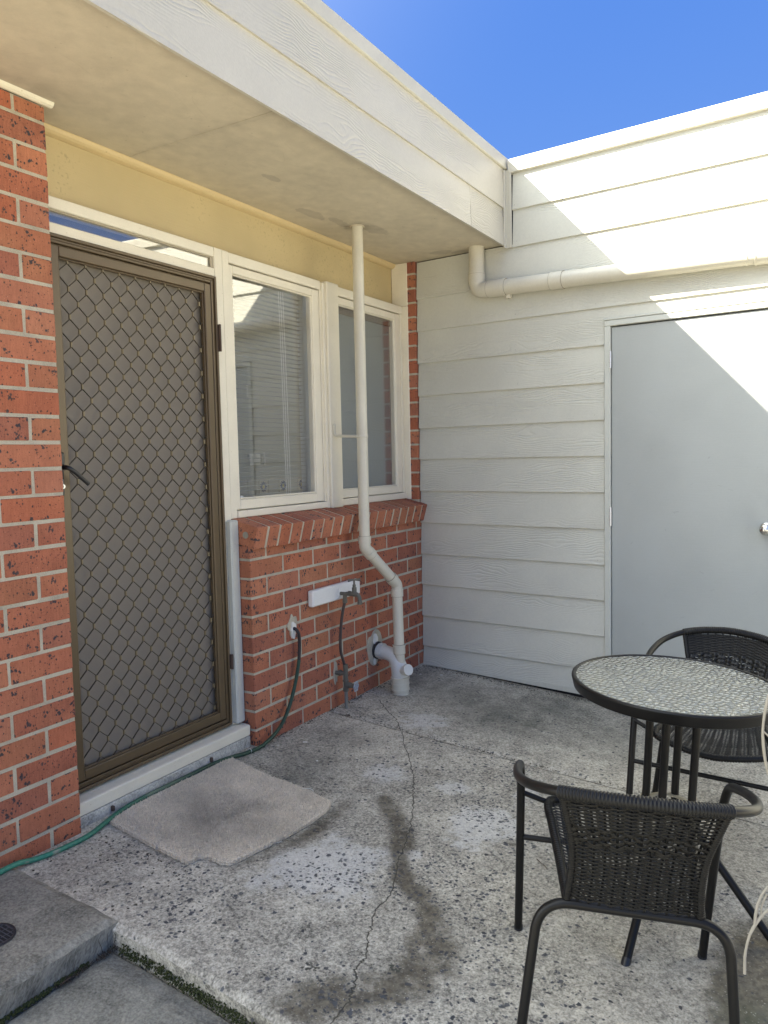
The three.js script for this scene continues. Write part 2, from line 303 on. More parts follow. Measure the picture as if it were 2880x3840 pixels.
const damp = (L, x, z) => { let m = 0; for (let i = 0; i < L.length - 1; i++) { const A = L[i], B = L[i + 1], dx = B[0] - A[0], dz = B[1] - A[1], t = clamp(((x - A[0]) * dx + (z - A[1]) * dz) / (dx * dx + dz * dz)), d = Math.hypot(x - A[0] - dx * t, z - A[1] - dz * t) / mix(A[2], B[2], t); m = Math.max(m, mix(A[3], B[3], t) * Math.exp(-d * d * 1.1)); } return m; };
const WET = [[0.79, 1.429, 0.049, 0.055, 0.45], [1.003, 1.688, 0.048, 0.041, 0.4], [1.304, 1.798, 0.036, 0.035, 0.35], [2.085, 2.1, 0.10, 0.20, 1.5], [2.12, 1.92, 0.10, 0.14, 1.2], [2.14, 2.32, 0.1, 0.12, 1.2], [1.75, 1.5, 0.25, 0.25, 0.3], [1.9, 2.2, 0.12, 0.2, 0.3]];
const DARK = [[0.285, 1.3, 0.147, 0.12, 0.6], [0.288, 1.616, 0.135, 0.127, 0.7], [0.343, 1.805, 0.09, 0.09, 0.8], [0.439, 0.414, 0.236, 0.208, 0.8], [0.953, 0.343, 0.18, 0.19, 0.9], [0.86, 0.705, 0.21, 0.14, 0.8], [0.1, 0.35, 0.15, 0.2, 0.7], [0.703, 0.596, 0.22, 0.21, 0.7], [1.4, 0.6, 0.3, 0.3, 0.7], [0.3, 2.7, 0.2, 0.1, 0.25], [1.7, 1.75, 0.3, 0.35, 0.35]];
const LIGHT = [[0.473, 0.903, 0.147, 0.13, 0.8], [0.63, 1.538, 0.10, 0.1, 1], [0.924, 1.505, 0.076, 0.06, 1], [1.147, 1.744, 0.137, 0.08, 1], [1.152, 1.881, 0.088, 0.055, 0.8], [0.958, 2.092, 0.08, 0.06, 0.6], [0.86, 2.2, 0.10, 0.1, 0.9], [0.91, 2.32, 0.147, 0.1, 0.8], [1.148, 1.65, 0.118, 0.07, 0.9], [1.028, 2.045, 0.03, 0.03, 1.2], [1.192, 1.37, 0.06, 0.15, 0.7], [0.77, 2.305, 0.13, 0.1, 0.8], [0.757, 2.106, 0.06, 0.08, 0.5], [0.711, 2.444, 0.09, 0.06, 0.6], [2.13, 2.22, 0.05, 0.06, 1], [0.9, 2.72, 0.2, 0.1, 0.25], [1.6, 2.7, 0.2, 0.12, 0.4]];
const CHIP = [[0.917, 2.284, 0.113, 0.10, 1], [1.218, 2.071, 0.135, 0.138, 1], [1.337, 2.207, 0.094, 0.091, 0.8], [0.204, 0.983, 0.075, 0.05, 0.8], [0.759, 1.096, 0.146, 0.06, 0.8], [1.025, 1.244, 0.18, 0.124, 0.7], [1.026, 1.569, 0.123, 0.153, 0.7], [1.122, 1.628, 0.095, 0.097, 0.6], [0.943, 1.952, 0.059, 0.085, 0.6], [1.324, 2.431, 0.086, 0.068, 0.7], [1.237, 2.707, 0.136, 0.063, 1.1], [1.452, 2.295, 0.071, 0.12, 0.7], [1.624, 2.44, 0.12, 0.12, 0.6], [1.089, 2.156, 0.134, 0.115, 0.8], [0.613, 1.473, 0.108, 0.124, 0.4], [0.601, 2.697, 0.139, 0.07, 1.1], [0.557, 2.559, 0.142, 0.05, 1], [0.248, 2.542, 0.082, 0.04, 0.7], [1.087, 2.73, 0.07, 0.04, 0.5], [0.847, 2.354, 0.118, 0.07, 0.8], [1.187, 2.78, 0.082, 0.04, 1.1], [1.3, 1.75, 0.1, 0.15, 0.5], [1.5, 2.65, 0.2, 0.12, 0.5]];
const CRACK = [[0.127, 0.763], [0.259, 0.888], [0.343, 0.959], [0.452, 1.089], [0.565, 1.259], [0.676, 1.404], [0.754, 1.527], [0.826, 1.66], [0.905, 1.812], [0.977, 1.998], [1.025, 2.14], [1.082, 2.258], [1.092, 2.391], [1.133, 2.481], [1.175, 2.569], [1.176, 2.618], [1.208, 2.672], [1.227, 2.731], [1.236, 2.83]];
function slabMaterial(x0, x1, z0, z1, w, h, seed, chipBase) {
  const W = x1 - x0, D = z1 - z0, o2 = [0, 0, 0];
  const c = canvasOf(w, h, (u, v, o) => {
    const x = x0 + u * W, z = z0 + v * D;
    concrete(o, x, z, seed, 1);
    const wob = 0.55 + 0.9 * fbm(x * 18, z * 18, 4096, 4096, seed + 20, 4), gr = vn(x * 220, z * 220, 65536, 65536, seed + 25);
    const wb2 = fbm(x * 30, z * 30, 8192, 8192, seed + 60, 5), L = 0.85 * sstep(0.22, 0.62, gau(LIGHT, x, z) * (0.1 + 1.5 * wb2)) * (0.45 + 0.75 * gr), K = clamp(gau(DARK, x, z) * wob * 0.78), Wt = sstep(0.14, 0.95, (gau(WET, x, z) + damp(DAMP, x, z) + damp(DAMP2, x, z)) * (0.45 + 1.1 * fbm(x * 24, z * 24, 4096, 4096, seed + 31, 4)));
    const m = vn(x * 90, z * 90, 65536, 65536, seed + 40);
    for (let k = 0; k < 3; k++) {
      o[k] = mix(o[k], [0.62, 0.61, 0.57][k], 0.72 * L);
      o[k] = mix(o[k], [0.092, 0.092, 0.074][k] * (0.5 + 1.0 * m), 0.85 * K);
      o[k] = mix(o[k], [0.082, 0.068, 0.044][k] * (0.4 + 1.1 * m), 0.86 * Wt);
    }
    const moss = clamp(gau([[2.1, 2.28, 0.09, 0.1, 0.9], [1.1, 0.12, 0.4, 0.05, 0.5]], x, z) * wob);
    o[0] = mix(o[0], 0.06, 0.6 * moss); o[1] = mix(o[1], 0.068, 0.6 * moss); o[2] = mix(o[2], 0.035, 0.6 * moss);
  });
  const b = canvasOf(w >> 1, h >> 1, (u, v, o) => { const x = x0 + u * W, z = z0 + v * D; grey(o, 0.62 + 0.30 * (vn(x * 240, z * 240, 65536, 65536, seed + 50) - 0.5) + 0.45 * (fbm(x * 40, z * 40, 65536, 65536, seed + 51, 4) - 0.5)); }, false);
  const A = c.getContext('2d'), B = b.getContext('2d'); B.scale(0.5, 0.5);
  const X = (x) => (x - x0) / W * w, Z = (z) => (1 - (z - z0) / D) * h, S = w / W;
  const stone = (x, z, r, col, bc) => {
    const n = 4 + (rnd() * 3 | 0), a0 = rnd() * 6.28, st = rr(0.45, 1), q = [];
    for (let i = 0; i < n; i++) { const t = i / n * 6.283 + rr(-0.35, 0.35), d = r * rr(0.6, 1.3); const px = Math.cos(t) * d, pz = Math.sin(t) * d * st; q.push([X(x) + (px * Math.cos(a0) - pz * Math.sin(a0)) * S, Z(z) + (px * Math.sin(a0) + pz * Math.cos(a0)) * S]); }
    for (const [g, f] of [[A, col], [B, bc]]) { g.fillStyle = f; g.beginPath(); q.forEach((p, i) => i ? g.lineTo(...p) : g.moveTo(...p)); g.fill(); }
  };
  const N = Math.round(W * D * 11000);
  for (let i = 0; i < N; i++) {                              // exposed bluestone chips
    const x = x0 + rnd() * W, z = z0 + rnd() * D, d = chipBase + 0.62 * gau(CHIP, x, z) * (0.3 + 1.4 * fbm(x * 12, z * 12, 4096, 4096, 77, 3));
    if (rnd() > d) continue;
    const r = 0.0015 + 0.0078 * Math.pow(rnd(), 2.6), t = rr(0.6, 1.5);
    stone(x, z, r, css(0.042 * t, 0.044 * t, 0.050 * t, rr(0.65, 0.97)), rnd() < 0.5 ? 'rgba(60,60,60,0.8)' : 'rgba(215,215,215,0.5)');
  }
  for (let i = 0; i < N * 0.8; i++) stone(x0 + rnd() * W, z0 + rnd() * D, rr(0.0008, 0.0022), rnd() < 0.55 ? css(0.6, 0.58, 0.52, rr(0.3, 0.8)) : css(0.05, 0.05, 0.05, rr(0.3, 0.7)), 'rgba(170,170,170,0.4)');
  for (const [hx, hz, r] of [[1.079, 2.681, 0.022], [1.261, 2.563, 0.016]]) { for (let k = 0; k < 26; k++) stone(hx + rr(-r, r), hz + rr(-r, r) * 0.7, rr(0.002, 0.007), css(0.05, 0.05, 0.04, 0.9), 'rgba(20,20,20,0.9)'); }
  const jag = []; for (let i = 0; i < CRACK.length - 1; i++) for (let k = 0; k < 9; k++) { const t = k / 9; jag.push([mix(CRACK[i][0], CRACK[i + 1][0], t) + rr(-0.005, 0.005), mix(CRACK[i][1], CRACK[i + 1][1], t) + rr(-0.004, 0.004)]); }
  for (const [g, f, lw] of [[A, css(0.055, 0.05, 0.035, 0.6), 0.0045], [A, css(0.02, 0.02, 0.016, 0.9), 0.0019], [B, 'rgba(0,0,0,0.9)', 0.003]]) {
    g.strokeStyle = f; g.lineCap = 'round';
    for (let i = 0; i < jag.length - 1; i++) { g.lineWidth = lw * S * rr(0.5, 1.3); g.beginPath(); g.moveTo(X(jag[i][0]), Z(jag[i][1])); g.lineTo(X(jag[i + 1][0]), Z(jag[i + 1][1])); g.stroke(); }
  }
  const mk = (cv, col) => { const t = tex(cv, col, 1 / W, 1 / D); t.offset.set(-x0 / W, -z0 / D); return t; };
  return std({ map: mk(c, true), bumpMap: mk(b, false), bumpScale: 0.0035, roughness: 0.93 });
}
const frontSlabMat = slabMaterial(-0.15, 2.65, 1.0, 3.0, 2048, 1463, 7, 0.055);
const rearSlabMat = slabMaterial(-0.15, 2.65, -0.15, 1.25, 2048, 1024, 8, 0.05);
function concreteMat(tone, seed, tint = [1, 1, 1]) {
  const c = canvasOf(1024, 1024, (u, v, o) => {
    const n = fbm(u * 3, v * 3, 3, 3, seed, 4), m = fbm(u * 20, v * 20, 20, 20, seed + 2, 4), f = vn(u * 400, v * 400, 400, 400, seed + 4), f2 = vn(u * 170, v * 170, 170, 170, seed + 5);
    const k = tone * (1 + 0.9 * (n - 0.5) + 0.8 * (m - 0.5) + 0.5 * (f - 0.5) + 0.45 * (f2 - 0.5));
    o[0] = 0.25 * k * tint[0]; o[1] = 0.247 * k * tint[1]; o[2] = 0.232 * k * tint[2];
  });
  const b = canvasOf(512, 512, (u, v, o) => grey(o, 0.5 + 0.5 * (vn(u * 240, v * 240, 240, 240, seed) - 0.5) + 0.5 * (fbm(u * 40, v * 40, 40, 40, seed + 1, 3) - 0.5)), false);
  return std({ map: tex(c, true, 0.9, 0.9), ...bump(b, 0.003, 0.9, 0.9), roughness: 0.93 });
}
const stepMat = concreteMat(0.92, 11, [1.04, 1, 0.87]), lowMat = concreteMat(0.80, 14, [1.02, 1, 0.88]), nibMat = concreteMat(1.75, 17, [1, 0.98, 0.92]), yardMat = concreteMat(1.02, 19, [1.07, 1, 0.86]);

// ---------------------------------------------------------------- ground and paving
struct('ground', metric(new THREE.PlaneGeometry(240, 240).rotateX(-Math.PI / 2).translate(0, -0.55, 0)), yardMat);
const jointZ = (x) => 1.045 + Math.min(x, 1.5) * 0.052;
const edgeZ = (x) => 2.845 + Math.max(0, x - 0.65) * 0.07;
function slab(x0, x1, zA, zB, nx, nz, thick, lift = 0, rag = 0, seed = 1) {   // a paving slab with rounded, chipped edges that follows the fall
  const pos = [], uv = [], idx = [], P = (i, j) => {
    const u = i / nx, v = j / nz, x = x0 + (x1 - x0) * u, z = mix(zA(x), zB(x), v);
    const d = Math.min((z - zA(x)), (zB(x) - z), (x - x0), (x1 - x)), e = rag * (fbm(x * 25, z * 25, 9999, 9999, seed, 3)), r = Math.max(0, 0.008 + e - d);
    return [x, gy(x, z) + lift - Math.min(0.012, r * r / 0.016) + 0.0015 * (fbm(x * 9, z * 9, 9999, 9999, seed + 3, 3) - 0.5), z];
  };
  for (let j = 0; j <= nz; j++) for (let i = 0; i <= nx; i++) { const p = P(i, j); pos.push(...p); uv.push(p[0], p[2]); }
  const w = nx + 1; for (let j = 0; j < nz; j++) for (let i = 0; i < nx; i++) { const a = j * w + i; idx.push(a, a + w, a + w + 1, a, a + w + 1, a + 1); }
  const side = (list) => { for (let k = 0; k < list.length - 1; k++) { const A = list[k], B = list[k + 1], b = pos.length / 3; for (const [q, dy] of [[A, 0], [B, 0], [B, -thick], [A, -thick]]) { pos.push(q[0], q[1] + dy, q[2]); uv.push(q[0] + q[2], q[2] + dy); } idx.push(b, b + 1, b + 2, b, b + 2, b + 3); } };
  const row = (j) => Array.from({ length: nx + 1 }, (_, i) => P(i, j)), col = (i) => Array.from({ length: nz + 1 }, (_, j) => P(i, j));
  side(row(0)); side(row(nz)); side(col(0)); side(col(nx));
  const g = finish(pos, uv, new Array(pos.length).fill(0)); g.setIndex(idx); const f = g.toNonIndexed(); f.computeVertexNormals();
  return f;
}
const patio = group('patio', scene); patio.userData.kind = 'structure';
part('slab', slab(-0.15, 2.65, (x) => -0.12, (x) => jointZ(x) - 0.003, 90, 40, 0.12, 0, 0.006, 5), rearSlabMat, patio);
part('slab', slab(-0.15, 2.65, (x) => jointZ(x) + 0.003, edgeZ, 140, 90, 0.13, 0, 0.012, 6), frontSlabMat, patio);
part('slab', slab(2.656, 7.5, (x) => -0.12, (x) => 6, 20, 24, 0.2, -0.002, 0.004, 8), yardMat, patio);
part('joint_filler', metric(prism([[1.03, gy(0, 1.03) - 0.014], [1.14, gy(0, 1.14) - 0.014]].concat([[1.14, -0.1], [1.03, -0.1]]), -0.15, 2.65, (p, q, a) => [a, q + GYX * a, p])), gapMat, patio);
const raised = struct('raised_slab', slab(-0.15, 0.505, (x) => 2.818 + 0.01 * x, (x) => 5.5, 30, 110, 0.2, 0.014, 0.01, 9), stepMat);
const lowSlab = struct('lower_slab', slab(0.512, 2.65, (x) => edgeZ(x) + 0.012, (x) => 6, 40, 50, 0.2, -0.061, 0.006, 10), lowMat);

// ---------------------------------------------------------------- the brick house
const house = thing('brick_house', 'red brick house side under a flat cream eave, with a screened door and two windows', 'house');
const LV = (k) => 0.0797 + 0.086 * k;                      // bed joint centres
const cache = {};
function brickGeo(L, H, D) {                               // length along z, height y, depth x, a few variants of each size
  const k = [L.toFixed(3), H.toFixed(3), D.toFixed(3), rnd() * 9 | 0].join();
  if (!cache[k]) {
    const g = box(-D, 0, 0, H, -L, 0, 0.0035, rnd() * 5, rnd() * 5), p = g.attributes.position;
    const jit = {}; for (let i = 0; i < p.count; i++) { const q = [p.getX(i), p.getY(i), p.getZ(i)].map((v) => v.toFixed(4)).join(); jit[q] ??= [rr(-1, 1) * 0.0007, rr(-1, 1) * 0.0007, rr(-1, 1) * 0.0007]; p.setXYZ(i, p.getX(i) + jit[q][0], p.getY(i) + jit[q][1], p.getZ(i) + jit[q][2]); }
    g.computeVertexNormals(); cache[k] = g;
  }
  return cache[k];
}
function layBrick(parent, x, y, z, L, H = 0.076, D = 0.11) {
  const m = part('brick', brickGeo(L, H, D), brickMat[rnd() * brickMat.length | 0], parent);
  m.position.set(x + rr(-0.0012, 0.0012), y, z); return m;
}
function courses(parent, zEnd, zStop, c0, c1, top) {      // running bond from the arris at zEnd towards zStop (either way), x = 0 face
  const s = Math.sign(zStop - zEnd);
  for (let c = c0; c <= c1; c++) {
    const y0 = LV(c) + 0.0047, H = Math.min(0.0766, top - y0); if (H < 0.01) continue;
    let z = zEnd, L = (c & 1) ? 0.1095 : 0.2295;
    while ((zStop - z) * s > 0.012) {
      L = Math.min(L, Math.abs(zStop - z));
      layBrick(parent, 0, y0, s > 0 ? z + L : z, L, H); z += s * (L + 0.0085); L = 0.2315;
    }
  }
}
const pier = group('wall', house);
courses(pier, 2.552, 3.7, -2, 27, 2.458);
part('mortar', box(-0.108, -0.0020, -0.2, 2.458, 2.5545, 3.7, 0.001), mortarMat, pier);
const low = group('wall', house);
courses(low, 1.622, -0.06, -2, 9, 0.915);
part('mortar', box(-0.108, -0.0020, -0.2, 0.915, -0.06, 1.6195, 0.001), mortarMat, low);
const jambWall = group('wall', house);
for (let c = 10; c <= 28; c++) { const y0 = LV(c) + 0.005, H = Math.min(0.076, 2.476 - y0); if (H > 0.01 && y0 > 0.98) layBrick(jambWall, -0.002, y0, 0.028, 0.2, H, 0.165); }
part('mortar', box(-0.165, -0.005, 0.9, 2.476, -0.17, 0.0255, 0.001), mortarMat, jambWall);
// the sloping brick sill
const sill = group('sill', house);
{
  const tilt = new THREE.Matrix4().makeRotationZ(-0.262), N = 19;
  for (let i = 0; i < N; i++) {
    const z1 = 1.622 - i * 0.086; const L = Math.min(0.0745, z1 - 0.004); if (L < 0.02) break;
    const g = box(-0.19, 0, -0.105, 0, -L, 0, 0.004, rnd() * 5, rnd() * 5); g.applyMatrix4(tilt);
    const m = part('brick', g, brickMat[rnd() * brickMat.length | 0], sill); m.position.set(0.0515 + rr(-0.002, 0.002), 1.0 + rr(-0.0015, 0.0015), z1);
  }
  const mg = box(-0.19, -0.0025, -0.1025, -0.003, 0.0, 1.619, 0.001); mg.applyMatrix4(tilt); mg.translate(0.0515, 1.0, 0);
  part('mortar', mg, mortarMat, sill);
  for (const d of [0.060, 0.118]) { const g = new THREE.CylinderGeometry(0.0155, 0.0155, 0.008, 20).toNonIndexed(); g.rotateX(Math.PI / 2); g.translate(-d, -0.052, -0.0015); g.applyMatrix4(tilt); g.translate(0.0515, 1.0, 1.622); part('mortar_plug', g, mortarMat, sill); }
}
// plaster and mortar smears round the pipe holes
function patch(name, cy, cz, ry, rz, seed, mat, parent, d = 0.004) {
  const pts = []; for (let i = 0; i < 28; i++) { const t = i / 28 * 6.283, k = 0.72 + 0.45 * vn(i * 0.45, seed, 99, 99, seed); pts.push([cz + Math.cos(t) * rz * k, cy + Math.sin(t) * ry * k]); }
  return part(name, metric(prism(pts, -0.003, d, (p, q, a) => [a, q, p])), mat, parent);
}
patch('mortar_patch', 0.508, 1.338, 0.050, 0.036, 4, mortarMat, low);
patch('plaster_patch', 0.483, 1.335, 0.040, 0.017, 7, whitePaintMat, low, 0.011);
patch('mortar_patch', 0.232, 0.592, 0.105, 0.072, 12, mortarMat, low);
patch('plaster_patch', 0.278, 0.59, 0.030, 0.022, 15, whitePaintMat, low, 0.010);
patch('plaster_patch', 0.155, 0.60, 0.020, 0.014, 18, whitePaintMat, low, 0.009);
patch('mortar_patch', 0.19, 0.985, 0.065, 0.016, 21, mortarMat, low);

// cream timber: head panel, mouldings, frames
part('head_panel', prism([[-0.2, 2.2], [-0.164, 2.2], [-0.164, 2.474], [-0.2, 2.474]], 0.03, 3.2, alongZ, 0.4, 0.2), panelMat, house);
part('cornice_moulding', prism([[-0.164, 2.447], [-0.156, 2.4475], [-0.144, 2.452], [-0.136, 2.459], [-0.132, 2.468], [-0.1315, 2.4735], [-0.164, 2.4735]], 0.03, 3.2, alongZ), mouldMat, house);
part('corner_board', [box(-0.164, -0.054, 2.2145, 2.4735, 0.006, 0.031, 0.003)], creamMat, house);
part('pier_moulding', prism([[0.001, 2.459], [0.010, 2.459], [0.018, 2.464], [0.023, 2.4735], [0.001, 2.4735]], 2.53, 4.6, alongZ), std({ color: lin(0.80, 0.76, 0.60), ...paint, roughness: 0.5 }), house);
const frameX = -0.09;
function rails(z0, z1, y0, y1, l, r, b, t, x0, x1, c = 0.003) {  // four members of a frame round an opening; z0 < z1
  return [box(x0, x1, y0, y1, z1 - l, z1, c), box(x0, x1, y0, y1, z0, z0 + r, c), box(x0, x1, y1 - t, y1, z0 + r, z1 - l, c), box(x0, x1, y0, y0 + b, z0 + r, z1 - l, c)];
}
const mainWin = group('window', house, 'clear window beside the screen door with a raised venetian blind');
part('frame', [box(-0.16, frameX, 2.168, 2.2125, 0.895, 1.593, 0.003), box(-0.16, -0.086, 1.036, 2.2135, 1.5935, 1.639, 0.004), box(-0.16, frameX - 0.004, 1.071, 2.168, 0.876, 0.901, 0.002), box(-0.16, -0.082, 1.038, 1.0695, 0.872, 1.5925, 0.003)], creamMat, mainWin);
part('sash', [...rails(0.904, 1.591, 1.0735, 2.163, 0.031, 0.058, 0.045, 0.036, -0.14, frameX - 0.007)], creamMat, mainWin);
part('pane', box(-0.002, 0.002, 1.115, 2.13, -0.3025, 0.3025, 0.0005).rotateY(-0.036).translate(-0.122, 0, 1.2605), paneMat, mainWin);
const beads = (z0, z1, y0, y1) => [[z0, z0 + 0.006, y0, y1], [z1 - 0.006, z1, y0, y1], [z0 + 0.006, z1 - 0.006, y0, y0 + 0.008], [z0 + 0.006, z1 - 0.006, y1 - 0.006, y1]].map(([a, b, c, d]) => box(-0.116, -0.1035, c, d, a, b, 0.004));
part('putty', beads(0.9625, 1.5595, 1.119, 2.1265), creamMat, mainWin);
const sideWin = group('window', house, 'obscured window behind the downpipe');
part('frame', [box(-0.16, frameX, 2.166, 2.2125, 0.034, 0.762, 0.003), box(-0.16, -0.053, 1.032, 2.2125, 0.007, 0.0335, 0.003), box(-0.16, -0.082, 1.038, 1.0745, 0.0345, 0.762, 0.003), box(-0.16, frameX - 0.004, 1.0755, 2.165, 0.0345, 0.056, 0.002)], creamMat, sideWin);
part('sash', rails(0.058, 0.76, 1.078, 2.161, 0.03, 0.058, 0.042, 0.038, -0.14, frameX - 0.007), creamMat, sideWin);
part('pane', box(-0.122, -0.118, 1.116, 2.126, 0.112, 0.733, 0.0005), paneMat, sideWin);
part('putty', beads(0.1155, 0.7295, 1.1195, 2.1235), creamMat, sideWin);
part('roller_blind', box(-0.150, -0.146, 1.09, 2.095, 0.06, 0.74, 0.001), std({ color: lin(0.20, 0.235, 0.235), roughness: 0.75, map: tex(dirtC, true, 1, 1) }), sideWin);
part('blind_head', box(-0.138, -0.128, 2.085, 2.13, 0.1, 0.74, 0.002), std({ color: lin(0.09, 0.07, 0.06), roughness: 0.8 }), sideWin);
part('mullion', [box(-0.16, -0.066, 1.034, 2.2145, 0.765, 0.8715, 0.004), box(-0.16, -0.080, 1.034, 2.205, 0.8718, 0.893, 0.003)], creamMat, house);
// venetian blind behind the clear pane
{
  const s = [], bl = 1.0;
  for (let i = 0; i < 46; i++) { const y = 1.132 + i * 0.0216; s.push(prism([[-0.172, y - 0.0012], [-0.160, y + 0.0016], [-0.148, y], [-0.148, y + 0.0006], [-0.160, y + 0.0022], [-0.172, y - 0.0006]], 0.985, 1.60, alongZ)); }
  part('venetian_blind', s, std({ color: lin(0.26, 0.27, 0.26), roughness: 0.5 }), mainWin);
  part('blind_cord', [1.163, 1.147, 1.129].map((z, i) => sweep(spline([V(-0.146, 2.12, z + 0.012), V(-0.144, 1.6, z + 0.004), V(-0.143, i === 1 ? 1.115 : 1.12, z - 0.001)], 10), 0.0012, 5)), std({ color: lin(0.85, 0.86, 0.85), roughness: 0.6 }), mainWin);
  part('curtain', prism(Array.from({ length: 40 }, (_, i) => [-0.205 + 0.010 * Math.sin(i * 1.1), 0.80 + i * 0.0035]).concat(Array.from({ length: 40 }, (_, i) => [-0.208 + 0.010 * Math.sin((39 - i) * 1.1), 0.80 + (39 - i) * 0.0035])), 1.06, 2.18, alongY), std({ color: lin(0.62, 0.68, 0.72), roughness: 0.9 }), mainWin);
  part('window_sill_ornament', new THREE.SphereGeometry(0.011, 14, 10).scale(1, 0.75, 1.6).translate(-0.135, 1.126, 1.515), whitePaintMat, mainWin);
}
// door frame, transom, screen door
const doorFrame = group('door_frame', house);
part('jamb', [box(-0.16, -0.084, 0.11, 2.2125, 1.6395, 1.688, 0.003)], creamMat, doorFrame);
part('head', [box(-0.16, -0.085, 2.172, 2.2125, 1.6885, 2.62, 0.003)], creamMat, doorFrame);
part('transom_rail', [box(-0.16, -0.085, 2.086, 2.124, 1.6885, 2.62, 0.003)], creamMat, doorFrame);
part('trim', box(-0.10, -0.055, 0.118, 1.033, 1.6245, 1.677, 0.006), greyTrimMat, doorFrame);
part('sill', prism([[-0.16, 0.05], [-0.026, 0.062], [-0.024, 0.103], [-0.03, 0.107], [-0.16, 0.117]], 1.632, 2.545, alongZ), creamMat, doorFrame);
part('threshold', [box(-0.16, -0.024, -0.08, 0.058, 1.63, 2.549, 0.004)], nibMat, doorFrame);
for (const z of [2.401, 1.888]) part('bolt', box(-0.03, -0.012, 0.028, 0.048, z - 0.006, z + 0.006, 0.003), rustMat, doorFrame);
const transom = group('transom_window', house);
part('pane', box(-0.106, -0.102, 2.118, 2.178, 1.69, 2.62, 0.0005), paneMat, transom);
part('backing', box(-0.30, -0.29, 2.0, 2.3, 1.66, 2.7, 0.001), std({ color: lin(0.55, 0.53, 0.47), roughness: 0.9 }), transom);  // added panel behind the glass, its pale tone stands in for a lighter interior
part('bead', [box(-0.1015, -0.094, 2.1245, 2.1715, 1.689, 1.702, 0.002), box(-0.1015, -0.094, 2.1655, 2.1715, 1.7025, 2.6, 0.002)], std({ color: lin(0.42, 0.37, 0.27), roughness: 0.6 }), transom);

const sd = group('screen_door', house);
function ring(z0, z1, y0, y1, w, x0, x1, c) { return rails(z0, z1, y0, y1, w, w, w, w, x0, x1, c); }
part('outer_frame', [ring(1.690, 2.548, 0.1195, 2.0855, 0.012, -0.13, -0.074, 0.002), ring(1.7025, 2.536, 0.1325, 2.0735, 0.009, -0.13, -0.082, 0.002), ring(1.712, 2.5265, 0.142, 2.064, 0.010, -0.13, -0.078, 0.002), ring(1.7225, 2.516, 0.1525, 2.0535, 0.007, -0.13, -0.090, 0.001)], bronzeMat, sd);
part('frame', [ring(1.731, 2.507, 0.160, 2.046, 0.036, -0.098, -0.072, 0.003), ring(1.767, 2.471, 0.196, 2.010, 0.006, -0.096, -0.080, 0.002)], bronzeMat, sd);
{
  // diamond grille: pitch 75.3 mm by 96 mm, nodes double
  const g = [], gn = [], zA = 1.769, zB = 2.469, yA = 0.198, yB = 2.008, X = -0.084, pz = 0.0753, py = 0.0962, nodeH = 0.009;
  const clipSeg = (a, b) => { let t0 = 0, t1 = 1; for (const [p, q, lo, hi] of [[a.z, b.z, zA, zB], [a.y, b.y, yA, yB]]) { const d = q - p; if (Math.abs(d) < 1e-9) { if (p < lo || p > hi) return null; continue; } let u = (lo - p) / d, v = (hi - p) / d; if (u > v) [u, v] = [v, u]; t0 = Math.max(t0, u); t1 = Math.min(t1, v); } return t1 - t0 > 0.02 ? [a.clone().lerp(b, t0), a.clone().lerp(b, t1)] : null; };
  const bar = (a, b, t, d, list = g) => { const s = clipSeg(a, b); if (!s) return; const dir = s[1].clone().sub(s[0]), L = dir.length(), gg = box(-d, 0, 0, L, -t / 2, t / 2, 0.0008); gg.rotateX(Math.atan2(dir.z, dir.y)); gg.translate(X, s[0].y, s[0].z); list.push(gg); };
  for (let i = -1; i <= 10; i++) for (let j = -1; j <= 19; j++) {
    for (const [oz, oy] of [[0, 0], [0.5, 0.5]]) {
      const z = 2.428 - (i + oz) * pz, y = 2.0045 - (j + oy) * py;
      bar(V(X, y - nodeH, z), V(X, y + nodeH, z), 0.0066, 0.0075, gn);
      for (const s of [-1, 1]) bar(V(X, y - nodeH, z + s * 0.0018), V(X, y - py / 2 + nodeH, z + s * (pz / 2 - 0.0018)), 0.0021, 0.0065);
    }
  }
  part('diamond_grille', g, bronzeDarkMat, sd);
  part('grille_node', gn, std({ color: lin(0.20, 0.16, 0.09), roughness: 0.4, metalness: 0.1 }), sd);  // lighter bronze paints in the light that the node fronts catch
}
part('fly_screen', box(-0.1085, -0.107, 0.19, 2.02, 1.76, 2.48, 0.0003), screenMat, sd);
part('inner_door', box(-0.20, -0.165, 0.11, 2.085, 1.69, 2.55, 0.002), std({ color: lin(0.25, 0.24, 0.22), roughness: 0.7 }), sd);
part('handle_plate', [box(-0.074, -0.066, 1.190, 1.340, 2.498, 2.524, 0.004), box(-0.066, -0.055, 1.293, 1.338, 2.5, 2.522, 0.004)], blackMat, sd);
part('handle', [sweep(fillet([V(-0.07, 1.286, 2.511), V(-0.026, 1.286, 2.511), V(-0.022, 1.268, 2.486), V(-0.020, 1.226, 2.437)], [0.012, 0.012], 6), (t) => 0.0085 - 0.001 * t, 12)], blackMat, sd);
part('lock_cylinder', [box(-0.066, -0.062, 1.222, 1.247, 2.5065, 2.5165, 0.003), new THREE.CylinderGeometry(0.0075, 0.0075, 0.012, 20).rotateZ(Math.PI / 2).translate(-0.063, 1.2205, 2.5105)], brightMat, sd);
part('keyhole', box(-0.0573, -0.0565, 1.2165, 1.2245, 2.5095, 2.5115, 0.0002), blackMat, sd);
for (const [y0, y1] of [[1.768, 1.883], [0.372, 0.438]]) part('hinge', [cyl(V(-0.066, y0, 1.689), V(-0.066, y1, 1.689), 0.0055, 10), box(-0.082, -0.072, y0, y1, 1.686, 1.697, 0.001)], rustMat, sd);

